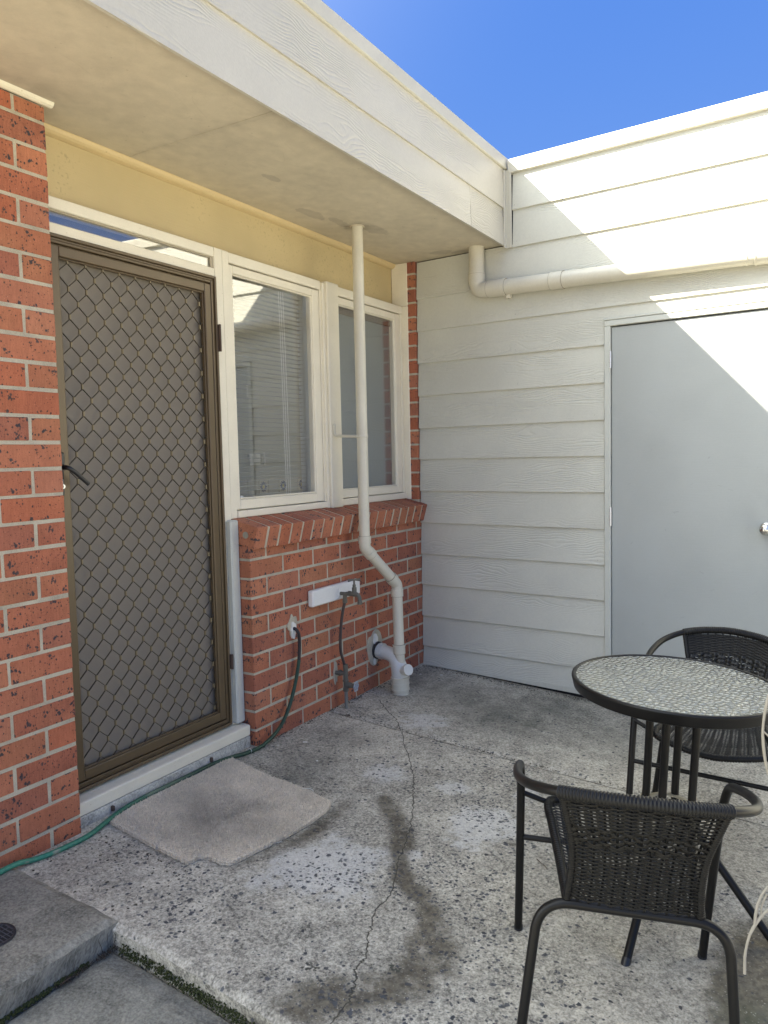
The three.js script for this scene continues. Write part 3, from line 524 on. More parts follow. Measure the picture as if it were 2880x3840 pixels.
// eave: soffit sheets, fascia boards, metal capping, roof
const sofGeo = (z0, z1) => { const g = box(-0.2, 0.588, 2.4745, 2.481, z0, z1, 0.001), p = g.attributes.position, uv = g.attributes.uv; for (let i = 0; i < p.count; i++) uv.setXY(i, (p.getX(i) - SX0) / (SX1 - SX0), p.getZ(i) / SZ1); return g; };
const soffit = group('soffit', house);
part('soffit_sheet', sofGeo(-0.1, 2.086), soffitMat, soffit); part('soffit_sheet', sofGeo(2.0885, 5), soffitMat, soffit);
part('pipe_flange', sweep(Array.from({ length: 25 }, (_, i) => V(0.096 + 0.034 * Math.cos(i / 24 * 6.2832), 2.473, 0.82 + 0.034 * Math.sin(i / 24 * 6.2832))), 0.0035, 8, false), soffitMat, soffit);
const fascia = group('fascia', house);
const lap = (y0, y1, xb) => [[xb - 0.012, y0], [xb, y0], [xb - 0.008, y1], [xb - 0.016, y1]];
part('fascia_board', prism(lap(2.461, 2.674, 0.602), 0.065, 0.529, alongZ, 0.3, 0.1), fasciaMat, fascia);
part('fascia_board', prism(lap(2.461, 2.674, 0.602), 0.533, 5, alongZ, 1.1, 0.33), fasciaMat, fascia);
part('joint_strip', box(0.588, 0.5965, 2.464, 2.67, 0.5275, 0.5345, 0.001), fasciaMat, fascia);
part('fascia_board', prism(lap(2.664, 2.892, 0.604), 0.065, 5, alongZ, 1.9, 0.45), fasciaMat, fascia);
part('capping', prism([[0.575, 2.878], [0.606, 2.878], [0.612, 2.882], [0.6135, 2.938], [0.604, 2.947], [0.3, 2.952], [0.3, 2.94], [0.575, 2.935]], 0.05, 5, alongZ), capMat, fascia);
part('roof', [box(-6, 0.575, 2.70, 2.93, -0.4, 5, 0.01), box(-6, 0.58, 2.485, 2.71, -0.4, 5, 0.01)], capMat, house);
// rooms behind the glass
const room = group('kitchen', house);
const wallMat = std({ color: lin(0.42, 0.42, 0.36), roughness: 0.8 });
part('wall', [box(-1.26, -1.2, 0, 2.48, -1.2, 1.25, 0.002)], wallMat, room);
part('wall', [box(-3.6, -0.2, 0, 2.48, 2.75, 2.81, 0.002), box(-3.6, -0.13, 0, 2.48, -1.26, -1.2, 0.002), box(-3.66, -3.6, 0, 0.9, -1.26, 2.81, 0.002), box(-3.66, -3.6, 2.2, 2.48, -1.26, 2.81, 0.002)], wallMat, room);
part('floor', box(-3.6, -0.165, -0.2, 0.1, -1.2, 2.75, 0.002), std({ color: lin(0.3, 0.25, 0.2), roughness: 0.6 }), room);
part('wall', [box(-0.20, -0.162, 0.1, 1.033, -1.2, 1.69, 0.002), box(-0.2, -0.166, 0.9, 2.48, -1.2, 0.02, 0.002)], wallMat, room);
part('bench', box(-1.2, -0.6, 0.88, 0.92, -1.2, 1.0, 0.004), std({ color: lin(0.5, 0.48, 0.42), roughness: 0.4 }), room);
const tileC = document.createElement('canvas'); tileC.width = tileC.height = 128;
{
  const c = tileC.getContext('2d'); c.fillStyle = css(0.62, 0.58, 0.48); c.fillRect(0, 0, 128, 128); c.strokeStyle = css(0.2, 0.14, 0.08); c.lineWidth = 4; c.strokeRect(8, 8, 112, 112);
  c.fillStyle = css(0.03, 0.05, 0.16); for (let i = 0; i < 12; i++) { c.save(); c.translate(64, 64); c.rotate(i * Math.PI / 6); c.beginPath(); c.ellipse(30, 0, 15, 7, 0, 0, 7); c.fill(); c.restore(); }
  c.fillStyle = css(0.55, 0.45, 0.12); c.beginPath(); c.arc(64, 64, 14, 0, 7); c.fill();
}
const flowerMat = std({ map: tex(tileC, true), roughness: 0.25 }), plainTile = std({ color: lin(0.58, 0.55, 0.46), roughness: 0.25 });
for (let r = 0; r < 2; r++) for (let i = 0; i < 14; i++) {
  const z = 0.84 - i * 0.1095, y = 0.945 + r * 0.1095 + 0.055;
  const flower = r === 1 && [7, 9, 11].includes(i);
  const g = box(-1.2, -1.193, y - 0.054, y + 0.054, z - 0.054, z + 0.054, 0.001);
  if (flower) { const p = g.attributes.position, uv = g.attributes.uv; for (let k = 0; k < p.count; k++) uv.setXY(k, (z + 0.054 - p.getZ(k)) / 0.108, (p.getY(k) - y + 0.054) / 0.108); }
  part('tile', g, flower ? flowerMat : plainTile, room);
}
part('power_socket', [box(-1.2, -1.19, 1.26, 1.336, 0.098, 0.214, 0.003), box(-1.19, -1.184, 1.312, 1.324, 0.125, 0.137, 0.002), box(-1.19, -1.184, 1.312, 1.324, 0.175, 0.187, 0.002), box(-1.2, -1.186, 1.262, 1.345, 0.050, 0.068, 0.003)], std({ color: lin(0.78, 0.78, 0.74), roughness: 0.4 }), room);

// ---------------------------------------------------------------- the weatherboard building
const wb = thing('weatherboard_building', 'pale grey weatherboard building with a flush door, meeting the brick house at the corner', 'building');
wb.rotation.y = -Math.atan(0.0762);
const K = 1.0029;                                          // x in the plan to distance along this wall
const wall = group('wall', wb);
const BY = [2.652, 2.449, 2.246, 2.053, 1.859, 1.663, 1.467, 1.277, 1.082, 0.886, 0.692, 0.500, 0.303, 0.113, -0.008];  // lower edges of the boards
const D0 = 1.163 * K, D1 = 2.075 * K, DT = 1.983;
let bo = 0;
function board(s0, s1, y0, y1, clipTop, par, clipBottom, skewBase) {
  bo += 0.37; const X = (y) => mix(0.019, 0.0075, (y - y0) / (y1 - y0));
  const yb = clipBottom ?? y0, yt = clipTop ?? y1 + 0.018;
  const r = 0.002;
  return prism([[-0.004, yt], [X(yt), yt], [X(yb + r), yb + r], [X(yb + r) - r, yb], [X(yb) - 0.009, yb], [-0.004, yb]], s0, s1, (p, q, a) => [a, q + (skewBase && q === yb ? -0.027 * a : 0), p], bo, bo * 1.7);
}
{
  const tops = [2.856, ...BY.slice(0, -1)];
  BY.forEach((y0, i) => {
    const y1 = tops[i], gs = [], s0 = i < 2 ? 0.646 : 0.004, last = i === BY.length - 1;
    if (y0 > DT) gs.push(board(s0, 4.6, y0, y1));
    else if (y1 > DT) gs.push(board(s0, D0 - 0.002, y0, y1), board(D0 - 0.002, D1 + 0.002, y0, y1, undefined, null, DT + 0.012), board(D1 + 0.002, 4.6, y0, y1));
    else gs.push(board(s0, D0 - 0.002, y0, y1, undefined, null, undefined, last), board(D1 + 0.002, 4.6, y0, y1, undefined, null, undefined, last));
    part('weatherboard', gs, boardMat, wall);
  });
}
{
  const nails = []; BY.slice(0, -1).forEach((y, i) => { for (const s of [0.07, 0.66, 1.12, 1.7, 2.3]) { if (i < 2 && s < 0.65) continue; if (y < DT && s > 1.15 && s < 2.1) continue; nails.push(new THREE.CylinderGeometry(0.0026, 0.0026, 0.0012, 8).rotateX(Math.PI / 2).translate(s + rr(-0.012, 0.012), y + 0.026 + rr(-0.004, 0.004), 0.0178)); } });
  part('nail_head', nails, std({ color: lin(0.40, 0.39, 0.34), roughness: 0.6 }), wall);
}
part('backing', [box(0.003, D0, -0.3, 2.86, -0.09, -0.006, 0.001), box(D1, 4.6, -0.3, 2.86, -0.09, -0.006, 0.001), box(D0, D1, DT, 2.86, -0.09, -0.006, 0.001)], gapMat, wall);
part('corner_trim', [box(0.606, 0.645, 2.447, 2.872, 0.021, 0.027, 0.002), box(0.6035, 0.613, 2.447, 2.872, 0.021, 0.046, 0.002), box(0.634, 0.6385, 2.452, 2.868, 0.0275, 0.031, 0.001)], capMat, wb);
part('capping', prism([[-0.02, 2.851], [0.024, 2.851], [0.030, 2.855], [0.031, 2.918], [0.022, 2.929], [-0.3, 2.935], [-0.3, 2.92], [-0.02, 2.915]], 0.628, 4.6, alongX), capMat, wb);
part('roof', box(0.58, 4.6, 2.68, 2.915, -4, -0.1, 0.01), capMat, wb);
part('wall', [box(4.5, 4.6, -0.4, 2.9, -4, -0.1, 0.002), box(0.2, 4.6, -0.4, 2.9, -4.1, -4, 0.002)], boardMat, wb);
// flush door
const dfr = group('door_frame', wb);
part('jamb', [box(D0, 1.196 * K, -0.12, 1.9525, -0.06, 0.0225, 0.003), box(2.043 * K, D1, -0.12, 1.9525, -0.06, 0.0225, 0.003)], greyTrimMat, dfr);
part('head', [box(D0, D1, 1.953, 1.9825, -0.06, 0.0225, 0.003)], greyTrimMat, dfr);
part('flashing', [box(D0 - 0.002, D1 + 0.002, 1.9835, 1.9955, -0.004, 0.0255, 0.002)], greyTrimMat, dfr);
const leaf = group('door', wb);
part('leaf', box(1.1995 * K, 2.039 * K, -0.075, 1.9465, -0.035, 0.010, 0.002, 0.2, 0.3), doorMat, leaf);
part('knob', lathe([[0, 0.062], [0.008, 0.0622], [0.010, 0.0605], [0.0115, 0.0605], [0.021, 0.058], [0.0255, 0.050], [0.0255, 0.042], [0.019, 0.033], [0.012, 0.028], [0.011, 0.013], [0.026, 0.011], [0.031, 0.007], [0.032, 0.0]].reverse(), 40).rotateX(Math.PI / 2).translate(1.945 * K, 0.916, 0.010), steelMat, leaf);
part('keyhole', box(1.9435 * K, 1.9455 * K, 0.911, 0.921, 0.070, 0.0727, 0.0003), blackMat, leaf);
for (const [y0, y1] of [[1.735, 1.823], [0.906, 1.006], [0.10, 0.2]]) part('hinge', [0, 1, 2].map((i) => cyl(V(1.197 * K, mix(y0, y1, i / 3) + 0.0008, 0.0235), V(1.197 * K, mix(y0, y1, (i + 1) / 3) - 0.0008, 0.0235), 0.0058, 12)), brightMat, leaf);
part('lining', box(1.196 * K, 2.043 * K, -0.3, 1.953, -0.09, -0.062, 0.001), gapMat, dfr);
part('plinth', prism([[-0.02, -0.32], [0.028, -0.32], [0.022, -0.050], [0.004, -0.044], [-0.02, -0.040]], 0.0, 4.6, (p, q, a) => [a, q - 0.03 * a, p]), stepMat, wb);

// ---------------------------------------------------------------- plumbing
const band = (a, b, r, t = 0.0032, l) => cyl(a, b, r + t, 24);
const seamMat = std({ color: lin(0.30, 0.27, 0.20), roughness: 0.7 });
const seam = (p, d, r) => cyl(p.clone().addScaledVector(d, -0.0009), p.clone().addScaledVector(d, 0.0009), r, 28);
{ // stack from the eave down into the ground, with the waste branch out of the brickwork
  const dp = thing('drain_stack', 'cream plastic drain pipe running from the eave past the windows into the paving', 'pipe', [0.096, 2.475, 0.82]);
  const O = V(0.096, 2.475, 0.82), W = (x, y, z) => V(x, y, z).sub(O), r = 0.0285;
  const A = W(0.096, 2.49, 0.82), B = W(0.096, 0.825, 0.82), C = W(0.154, 0.598, 0.592), D = W(0.166, -0.06, 0.592);
  part('pipe', [cyl(A, B.clone().add(V(0, 0.02, 0)), r, 28)], pvcMat, dp);
  const dir = C.clone().sub(B).normalize();
  part('pipe', [cyl(B.clone().addScaledVector(dir, 0.03), C.clone().addScaledVector(dir, -0.03), r, 28)], pvcMat, dp);
  part('elbow', [sweep(fillet([B.clone().add(V(0, 0.028, 0)), B, B.clone().addScaledVector(dir, 0.055)], 0.026, 8), r + 0.002, 28), band(B.clone().add(V(0, 0.022, 0)), B.clone().add(V(0, 0.060, 0)), r + 0.002), band(B.clone().addScaledVector(dir, 0.036), B.clone().addScaledVector(dir, 0.066), r + 0.0015)], pvcMat, dp);
  const dn = D.clone().sub(C).normalize();
  part('elbow', [sweep(fillet([C.clone().addScaledVector(dir, -0.06), C, C.clone().addScaledVector(dn, 0.03)], 0.026, 8), r + 0.002, 28), band(C.clone().addScaledVector(dir, -0.068), C.clone().addScaledVector(dir, -0.036), r + 0.0015), band(C.clone().addScaledVector(dn, 0.028), C.clone().addScaledVector(dn, 0.066), r + 0.002)], pvcMat, dp);
  part('pipe', [cyl(C.clone().addScaledVector(dn, 0.02), C.clone().addScaledVector(dn, 0.44), r, 28)], pvcMat, dp);
  part('collar', [band(C.clone().addScaledVector(dn, 0.335), C.clone().addScaledVector(dn, 0.385), r + 0.002), band(C.clone().addScaledVector(dn, 0.335), C.clone().addScaledVector(dn, 0.343), r + 0.0045)], pvcMat, dp);
  part('seam', [seam(B.clone().add(V(0, 0.0605, 0)), V(0, 1, 0), r + 0.0047), seam(B.clone().addScaledVector(dir, 0.0668), dir, r + 0.0042), seam(C.clone().addScaledVector(dir, -0.0688), dir, r + 0.0042), seam(C.clone().addScaledVector(dn, 0.0668), dn, r + 0.0048), seam(C.clone().addScaledVector(dn, 0.334), dn, r + 0.0046), seam(C.clone().addScaledVector(dn, 0.386), dn, r + 0.0048)], seamMat, dp);
  const R = 0.047, P = (y) => C.clone().addScaledVector(dn, (0.598 - y)), wallP = W(-0.02, 0.212, 0.578), elb = W(0.062, 0.207, 0.580);
  part('waste_branch', [sweep(fillet([wallP, W(0.150, 0.199, 0.586), P(0.02)], [0.105], 22), (t) => mix(0.0395, 0.0455, sstep(0.4, 0.9, t)), 32), band(W(0.022, 0.2105, 0.5785), W(0.052, 0.209, 0.579), 0.0385, 0.004), band(W(0.030, 0.210, 0.5785), W(0.035, 0.210, 0.5786), 0.0425, 0.003), band(W(0.045, 0.2095, 0.579), W(0.050, 0.209, 0.579), 0.0425, 0.003)], pvcGreyMat, dp);
  part('rubber_seal', [band(W(-0.012, 0.213, 0.577), W(0.018, 0.211, 0.578), 0.046, 0.003)], rubberMat, dp);
  const capA = P(0.115), capD = V(0.86, 0.28, 0.42).normalize();
  part('inspection_cap', [cyl(capA.clone().addScaledVector(capD, 0.02), capA.clone().addScaledVector(capD, 0.066), 0.025, 24), cyl(capA.clone().addScaledVector(capD, 0.058), capA.clone().addScaledVector(capD, 0.086), 0.0305, 14)], pvcGreyMat, dp);
  part('socket', [band(P(0.078), P(0.012), R, 0.002), band(P(0.082), P(0.074), R, 0.0055), band(P(0.05), P(0.042), R, 0.0045), band(P(0.018), P(0.010), R, 0.0045)], pvcMat, dp);
  part('riser', [cyl(P(0.015), P(-0.08), R - 0.003, 28), band(P(-0.004), P(-0.045), R - 0.003, 0.003)], pvcMat, dp);
  // stand-off bracket fixed to the mullion
  const cl = W(0.096, 1.407, 0.82);
  part('bracket', [sweep(Array.from({ length: 33 }, (_, i) => cl.clone().add(V((r + 0.001) * Math.cos(i / 32 * 6.2832), 0, (r + 0.001) * Math.sin(i / 32 * 6.2832)))), 0.0095, 6, false, 0.22, V(1, 0, 0)), sweep(fillet([W(-0.062, 1.478, 0.845), W(-0.060, 1.414, 0.845), W(0.05, 1.409, 0.846), W(0.085, 1.407, 0.846)], [0.02, 0.02], 6), 0.0095, 10, true, 0.8), cyl(W(0.078, 1.407, 0.838), W(0.095, 1.407, 0.866), 0.005, 8)], pvcMat, dp);
}
{ // overflow pipe along the weatherboards
  const r = 0.0435, O = V(0.43, 2.475, 0.095), g = thing('overflow_pipe', 'thick cream plastic pipe turning from the eave and running along the weatherboards', 'pipe', [O.x, O.y, O.z]);
  const S = (x, y) => V(x, y, 0.0762 * x + 0.063).sub(O), yA = (x) => 2.232 - 0.027 * (x - 0.436);
  part('pipe', cyl(S(0.436, 2.49), S(0.436, 2.29), r, 32), pvcMat, g);
  part('elbow', [sweep(fillet([S(0.436, 2.33), S(0.436, yA(0.436)), S(0.60, yA(0.6))], 0.052, 12), r + 0.0025, 32), cyl(S(0.436, 2.322), S(0.436, 2.282), r + 0.004, 32), cyl(S(0.512, yA(0.512)), S(0.606, yA(0.606)), r + 0.0035, 32), cyl(S(0.604, yA(0.604)), S(0.622, yA(0.622)), r + 0.006, 32)], pvcMat, g);
  part('pipe', cyl(S(0.58, yA(0.58)), S(4.3, yA(4.3)), r, 32), pvcMat, g);
  part('coupling', [cyl(S(0.888, yA(0.888)), S(0.955, yA(0.955)), r + 0.003, 32), cyl(S(0.885, yA(0.885)), S(0.891, yA(0.891)), r + 0.0045, 32)], pvcMat, g);
  part('coupling', [cyl(S(1.885, yA(1.885)), S(1.96, yA(1.96)), r + 0.003, 32), cyl(S(1.885, yA(1.885)), S(1.893, yA(1.893)), r + 0.0055, 32)], pvcMat, g);
  const along = S(1, yA(1)).sub(S(0, yA(0))).normalize();
  part('seam', [seam(S(0.436, 2.3225), V(0, 1, 0), r + 0.0036), seam(S(0.511, yA(0.511)), along, r + 0.0034), ...[0.6225, 0.884, 0.9555, 1.8845].map((x) => seam(S(x, yA(x)), along, r + 0.0034))], seamMat, g);
  part('clip', [box(-0.012, 0.012, -0.062, -0.04, -0.02, 0.01, 0.002).translate(0.632 - O.x, yA(0.632) - O.y, 0.0762 * 0.632 + 0.058 - O.z), cyl(S(1.845, yA(1.845)), S(1.857, yA(1.857)), r + 0.002, 32)], pvcMat, g);
}
{ // garden tap on its board, with riser and stop valve
  const g = thing('garden_tap', 'old brass garden tap on a white timber block above a dark riser and stop valve', 'tap', [0, 0, 0.97]);
  const W = (x, y, z) => V(x, y, z - 0.97);
  part('backing_block', [box(0.001, 0.034, 0.569, 0.650, 0.776 - 0.97, 1.207 - 0.97, 0.006)], whitePaintMat, g);
  part('flange', [box(0.034, 0.040, 0.583, 0.632, -0.012, 0.020, 0.004)], whitePaintMat, g);
  part('elbow', [sweep(fillet([W(0.066, 0.560, 0.975), W(0.066, 0.602, 0.975), W(0.10, 0.606, 0.978)], 0.02, 7), 0.011, 14), cyl(W(0.034, 0.602, 0.974), W(0.072, 0.602, 0.975), 0.0095, 12), cyl(W(0.066, 0.556, 0.975), W(0.066, 0.574, 0.975), 0.0135, 8)], brassMat, g);
  part('body', [cyl(W(0.092, 0.606, 0.977), W(0.104, 0.607, 0.979), 0.0135, 8), sweep(spline([W(0.10, 0.606, 0.978), W(0.125, 0.606, 0.980), W(0.148, 0.603, 0.982), W(0.160, 0.590, 0.983), W(0.162, 0.566, 0.984)], 14), (t) => 0.0105 + 0.003 * Math.exp(-Math.pow((t - 0.3) / 0.2, 2)), 14), cyl(W(0.128, 0.612, 0.980), W(0.128, 0.640, 0.980), 0.0125, 8), cyl(W(0.128, 0.634, 0.98), W(0.128, 0.655, 0.98), 0.0085, 12), cyl(W(0.162, 0.572, 0.984), W(0.162, 0.556, 0.984), 0.012, 14)], brassMat, g);
  part('handle', [cyl(W(0.128, 0.65, 0.98), W(0.128, 0.676, 0.98), 0.005, 10), sweep([W(0.106, 0.677, 1.003), W(0.118, 0.679, 0.991), W(0.128, 0.680, 0.98), W(0.138, 0.679, 0.969), W(0.150, 0.677, 0.957)], (t) => 0.0045 + 0.0035 * Math.abs(t - 0.5) * 2, 10)], brassMat, g);
  part('riser_pipe', [sweep(spline([W(0.066, 0.565, 0.975), W(0.055, 0.5, 0.985), W(0.046, 0.40, 0.994), W(0.045, 0.30, 0.993), W(0.052, 0.24, 0.978), W(0.055, 0.20, 0.970)], 30), 0.0075, 12)], std({ color: lin(0.045, 0.035, 0.034), roughness: 0.5 }), g);
  part('valve_body', [cyl(W(0.055, 0.232, 0.972), W(0.055, 0.205, 0.970), 0.0135, 8), cyl(W(0.055, 0.21, 0.97), W(0.055, 0.10, 0.97), 0.0125, 14), cyl(W(0.0, 0.185, 0.985), W(0.055, 0.185, 0.972), 0.011, 12), cyl(W(0.02, 0.186, 0.981), W(0.034, 0.186, 0.978), 0.016, 8), cyl(W(0.055, 0.15, 0.97), W(0.055, 0.142, 0.97), 0.016, 8), cyl(W(0.05, 0.125, 0.97), W(0.098, 0.122, 0.965), 0.0125, 12), cyl(W(0.07, 0.124, 0.968), W(0.084, 0.123, 0.9665), 0.0165, 8), cyl(W(0.095, 0.122, 0.965), W(0.112, 0.121, 0.963), 0.006, 10), cyl(W(0.055, 0.11, 0.97), W(0.055, 0.09, 0.97), 0.015, 8)], brassMat, g);
  part('riser_foot', [cyl(W(0.055, 0.10, 0.97), W(0.055, -0.03, 0.969), 0.0095, 12)], std({ color: lin(0.20, 0.20, 0.18), roughness: 0.8, ...bump(sandB, 0.001, 8, 8) }), g);
  const hub = W(0.113, 0.121, 0.963), ax = V(1, -0.02, -0.12).normalize(), u = V(0, 1, 0).cross(ax).normalize(), w = ax.clone().cross(u);
  const rim = Array.from({ length: 49 }, (_, i) => { const t = i / 48 * 6.2832, q = 0.023 + 0.0028 * Math.cos(6 * t); return hub.clone().addScaledVector(u, Math.cos(t) * q).addScaledVector(w, Math.sin(t) * q); });
  part('hand_wheel', [sweep(rim, 0.0036, 8, false), ...Array.from({ length: 6 }, (_, i) => cyl(hub.clone(), rim[i * 8 + 4], 0.0028, 6)), cyl(hub.clone().addScaledVector(ax, -0.004), hub.clone().addScaledVector(ax, 0.006), 0.006, 10)], std({ color: lin(0.42, 0.46, 0.50), roughness: 0.6, metalness: 0.2, ...bump(sandB, 0.0012, 6, 6) }), g);
}
{ // hose
  const g = thing('garden_hose', 'green garden hose hanging from the brick wall and trailing along the foot of the door', 'hose', [0, 0.49, 1.334]);
  const o = V(0, 0.49, 1.334), r = 0.0088;
  const A = [[-0.01, 0.490, 1.337], [0.018, 0.488, 1.334], [0.030, 0.468, 1.327], [0.030, 0.44, 1.321], [0.028, 0.396, 1.319], [0.028, 0.36, 1.323], [0.028, 0.325, 1.327]].map((p) => V(...p).sub(o));
  const Bp = [[0.028, 0.335, 1.326], [0.028, 0.259, 1.349], [0.029, 0.192, 1.380], [0.030, 0.144, 1.408], [0.032, 0.099, 1.446], [0.036, 0.060, 1.499], [0.038, 0.034, 1.565], [0.036, 0.018, 1.635]].map((p) => V(...p).sub(o));
  for (const [x, z] of [[0.028, 1.715], [0.008, 1.81], [-0.006, 1.90], [-0.006, 2.02], [-0.008, 2.175], [-0.006, 2.29], [0.006, 2.385], [0.028, 2.468], [0.050, 2.563], [0.051, 2.645], [0.045, 2.712], [0.032, 2.761], [0.034, 2.816], [0.034, 2.90], [0.05, 3.2], [0.03, 3.8]]) Bp.push(V(x, gy(x, z) + r + (z > 2.8 ? 0.014 : 0) + (z > 1.79 && z < 2.5 ? 0.004 : 0), z).sub(o));
  part('dark_end', sweep(spline(A, 50), 0.0082, 14), std({ color: lin(0.016, 0.014, 0.018), roughness: 0.5 }), g);
  const hc = canvasOf(512, 64, (u, v, out) => { const n = fbm(u * 30, v * 2, 30, 2, 5, 3), w = Math.sin(u * 512 * 0.9 + v * 6.28) * Math.sin(u * 512 * 0.9 - v * 6.28); const age = sstep(0.25, 0.6, u), k = 0.85 + 0.3 * n + 0.18 * w; const dirt = sstep(0.62, 0.7, n) * age; out[0] = mix(mix(0.010, 0.035, age) * k, 0.28, dirt); out[1] = mix(mix(0.045, 0.20, age) * k, 0.27, dirt); out[2] = mix(mix(0.026, 0.125, age) * k, 0.20, dirt); });
  const hm = tex(hc, true, 1 / 2.9, 1 / 0.1257);
  part('green_hose', sweep(spline(Bp, 220), r, 14), std({ map: hm, roughness: 0.5 }), g);
  part('clip_wire', [[0.034, 0.0, 1.60], [0.029, 0.0, 1.70]].map(([x, , z]) => { const y = gy(x, z) + 0.012; return sweep(Array.from({ length: 13 }, (_, i) => V(x + 0.0105 * Math.cos(i * 0.5236), y + 0.0105 * Math.sin(i * 0.5236), z).sub(o)), 0.0012, 5, false); }), brightMat, g);
}

// ---------------------------------------------------------------- door mat: an offcut of carpet
{
  const out = [[0.012, 1.80], [0.267, 1.851], [0.473, 1.867], [0.594, 1.897], [0.621, 1.949], [0.627, 2.05], [0.616, 2.183], [0.592, 2.322], [0.575, 2.426], [0.544, 2.442], [0.489, 2.442], [0.464, 2.454], [0.457, 2.503], [0.407, 2.499], [0.269, 2.488], [0.174, 2.476], [0.03, 2.458], [0.008, 2.324], [0.006, 2.084], [0.008, 1.90]];
  const c = [0.3, 2.15], edge = [];
  out.forEach((p, i) => { const q = out[(i + 1) % out.length], n = Math.max(2, Math.round(Math.hypot(q[0] - p[0], q[1] - p[1]) / 0.007)); for (let k = 0; k < n; k++) { const t = k / n; edge.push([mix(p[0], q[0], t) + rr(-0.0022, 0.0022), mix(p[1], q[1], t) + rr(-0.0022, 0.0022)]); } });
  const g = thing('door_mat', 'worn beige carpet offcut laid as a mat below the screen door', 'mat', [c[0], gy(...c), c[1]]);
  const hgt = (x, z) => gy(x, z) - gy(...c) + 0.004 + 0.006 * fbm(x * 7, z * 7, 999, 999, 15, 2);
  const lp = edge.map(([x, z]) => [x - c[0], z - c[1]]);
  const tints = (x, z) => 0.78 + 0.5 * (fbm(x * 6, z * 6, 999, 999, 44, 4) - 0.5) - 0.75 * Math.exp(-(((x - 0.36) / 0.18) ** 2 + ((z - 2.22) / 0.2) ** 2)) * fbm(x * 14, z * 14, 999, 999, 45, 3) + 0.32;
  const cc = canvasOf(512, 512, (u, v, o) => { const x = u * 0.7, z = 1.75 + v * 0.8, k = tints(x, z) * (0.7 + 0.6 * vn(x * 520, z * 520, 9999, 9999, 3)); o[0] = 0.62 * k; o[1] = 0.545 * k; o[2] = 0.43 * k; });
  const ct = tex(cc, true, 1 / 0.7, 1 / 0.8); ct.offset.set(c[0] / 0.7, (c[1] - 1.75) / 0.8);
  const fb = canvasOf(512, 512, (u, v, o) => grey(o, 0.5 + (vn(u * 170, v * 170, 170, 170, 5) - 0.5)), false);
  const carpet = std({ map: ct, ...bump(fb, 0.006, 2, 2), roughness: 1 });
  const pr = prism(lp, 0, 1, (p, q, a) => { const x = p + c[0], z = q + c[1]; return [p, a ? hgt(x, z) + 0.006 : gy(x, z) - gy(...c) + 0.001, q]; });
  const uvm = (gg) => { const p = gg.attributes.position, uv = gg.attributes.uv; for (let i = 0; i < p.count; i++) uv.setXY(i, p.getX(i), p.getZ(i)); return gg; };
  part('backing', uvm(pr), carpet, g);
  const pos = [], uv = [], inside = (x, z) => { let r = false; for (let i = 0, j = lp.length - 1; i < lp.length; j = i++) { const [xi, zi] = lp[i], [xj, zj] = lp[j]; if ((zi > z) !== (zj > z) && x < (xj - xi) * (z - zi) / (zj - zi) + xi) r = !r; } return r; };
  const tuft = (x, z, lean, ang, y0, h, w) => { const dx = Math.cos(ang) * lean, dz = Math.sin(ang) * lean, b = [0, 2.1, 4.2].map((t) => [x + Math.cos(t + ang) * w, y0, z + Math.sin(t + ang) * w]), top = [x + dx, y0 + h, z + dz]; for (let k = 0; k < 3; k++) for (const q of [b[k], top, b[(k + 1) % 3]]) { pos.push(...q); uv.push(x + rr(-0.002, 0.002), z + rr(-0.002, 0.002)); } };
  for (let i = 0; i < 26000; i++) { const x = rr(-0.31, 0.34), z = rr(-0.37, 0.37); if (inside(x, z)) tuft(x, z, rr(0, 0.004), rnd() * 6.28, hgt(x + c[0], z + c[1]) + 0.004, rr(0.003, 0.0095), rr(0.0014, 0.0030)); }
  for (const [x, z] of lp) for (let k = 0; k < 7; k++) { const a = Math.atan2(z, x) + rr(-0.9, 0.9); tuft(x + rr(-0.003, 0.003), z + rr(-0.003, 0.003), rr(0.004, 0.013), a, hgt(x + c[0], z + c[1]) + rr(0, 0.005), rr(-0.003, 0.003), 0.0012); }
  const pile = part('pile', finish(pos, uv), carpet, g); pile.userData.kind = 'stuff';
  part('loose_thread', [sweep(spline([V(0.13, 0.013, -0.27), V(0.15, 0.015, -0.275), V(0.165, 0.014, -0.28), V(0.185, 0.013, -0.27)].map((p) => p.add(V(0.02, hgt(0.45, 1.88) - 0.002, 0.0))), 14), 0.0009, 5), sweep(spline([V(0.29, -0.010, 0.10), V(0.305, -0.012, 0.09), V(0.315, -0.013, 0.07)], 10), 0.0008, 5)], whitePaintMat, g);
}

// ---------------------------------------------------------------- chairs
const tubeMat = new THREE.MeshPhysicalMaterial({ color: lin(0.009, 0.0085, 0.008), roughness: 0.36, specularIntensity: 0.45 });
const wickMat = new THREE.MeshPhysicalMaterial({ color: lin(0.0135, 0.0125, 0.0105), roughness: 0.42, specularIntensity: 0.55 });
const wickSideMat = new THREE.MeshPhysicalMaterial({ color: lin(0.008, 0.0078, 0.0076), roughness: 0.4, specularIntensity: 0.5 });
function basis(g, x, z, deg) {
  const t = THREE.MathUtils.degToRad(deg), zz = V(Math.sin(t), 0, Math.cos(t)); zz.sub(GN.clone().multiplyScalar(GN.dot(zz))).normalize();
  g.quaternion.setFromRotationMatrix(new THREE.Matrix4().makeBasis(GN.clone().cross(zz), GN, zz)); g.position.set(x, gy(x, z), z);
}
function mirror(pts) { return [...pts, ...pts.slice(0, -1).reverse().map((p) => V(-p.x, p.y, p.z))]; }
const lerpT = (T, v) => { for (let i = 0; i < T.length - 1; i++) if (v <= T[i + 1][0]) { const t = (v - T[i][0]) / (T[i + 1][0] - T[i][0]); return T[i].map((a, k) => mix(a, T[i + 1][k], t)); } return T[T.length - 1]; };
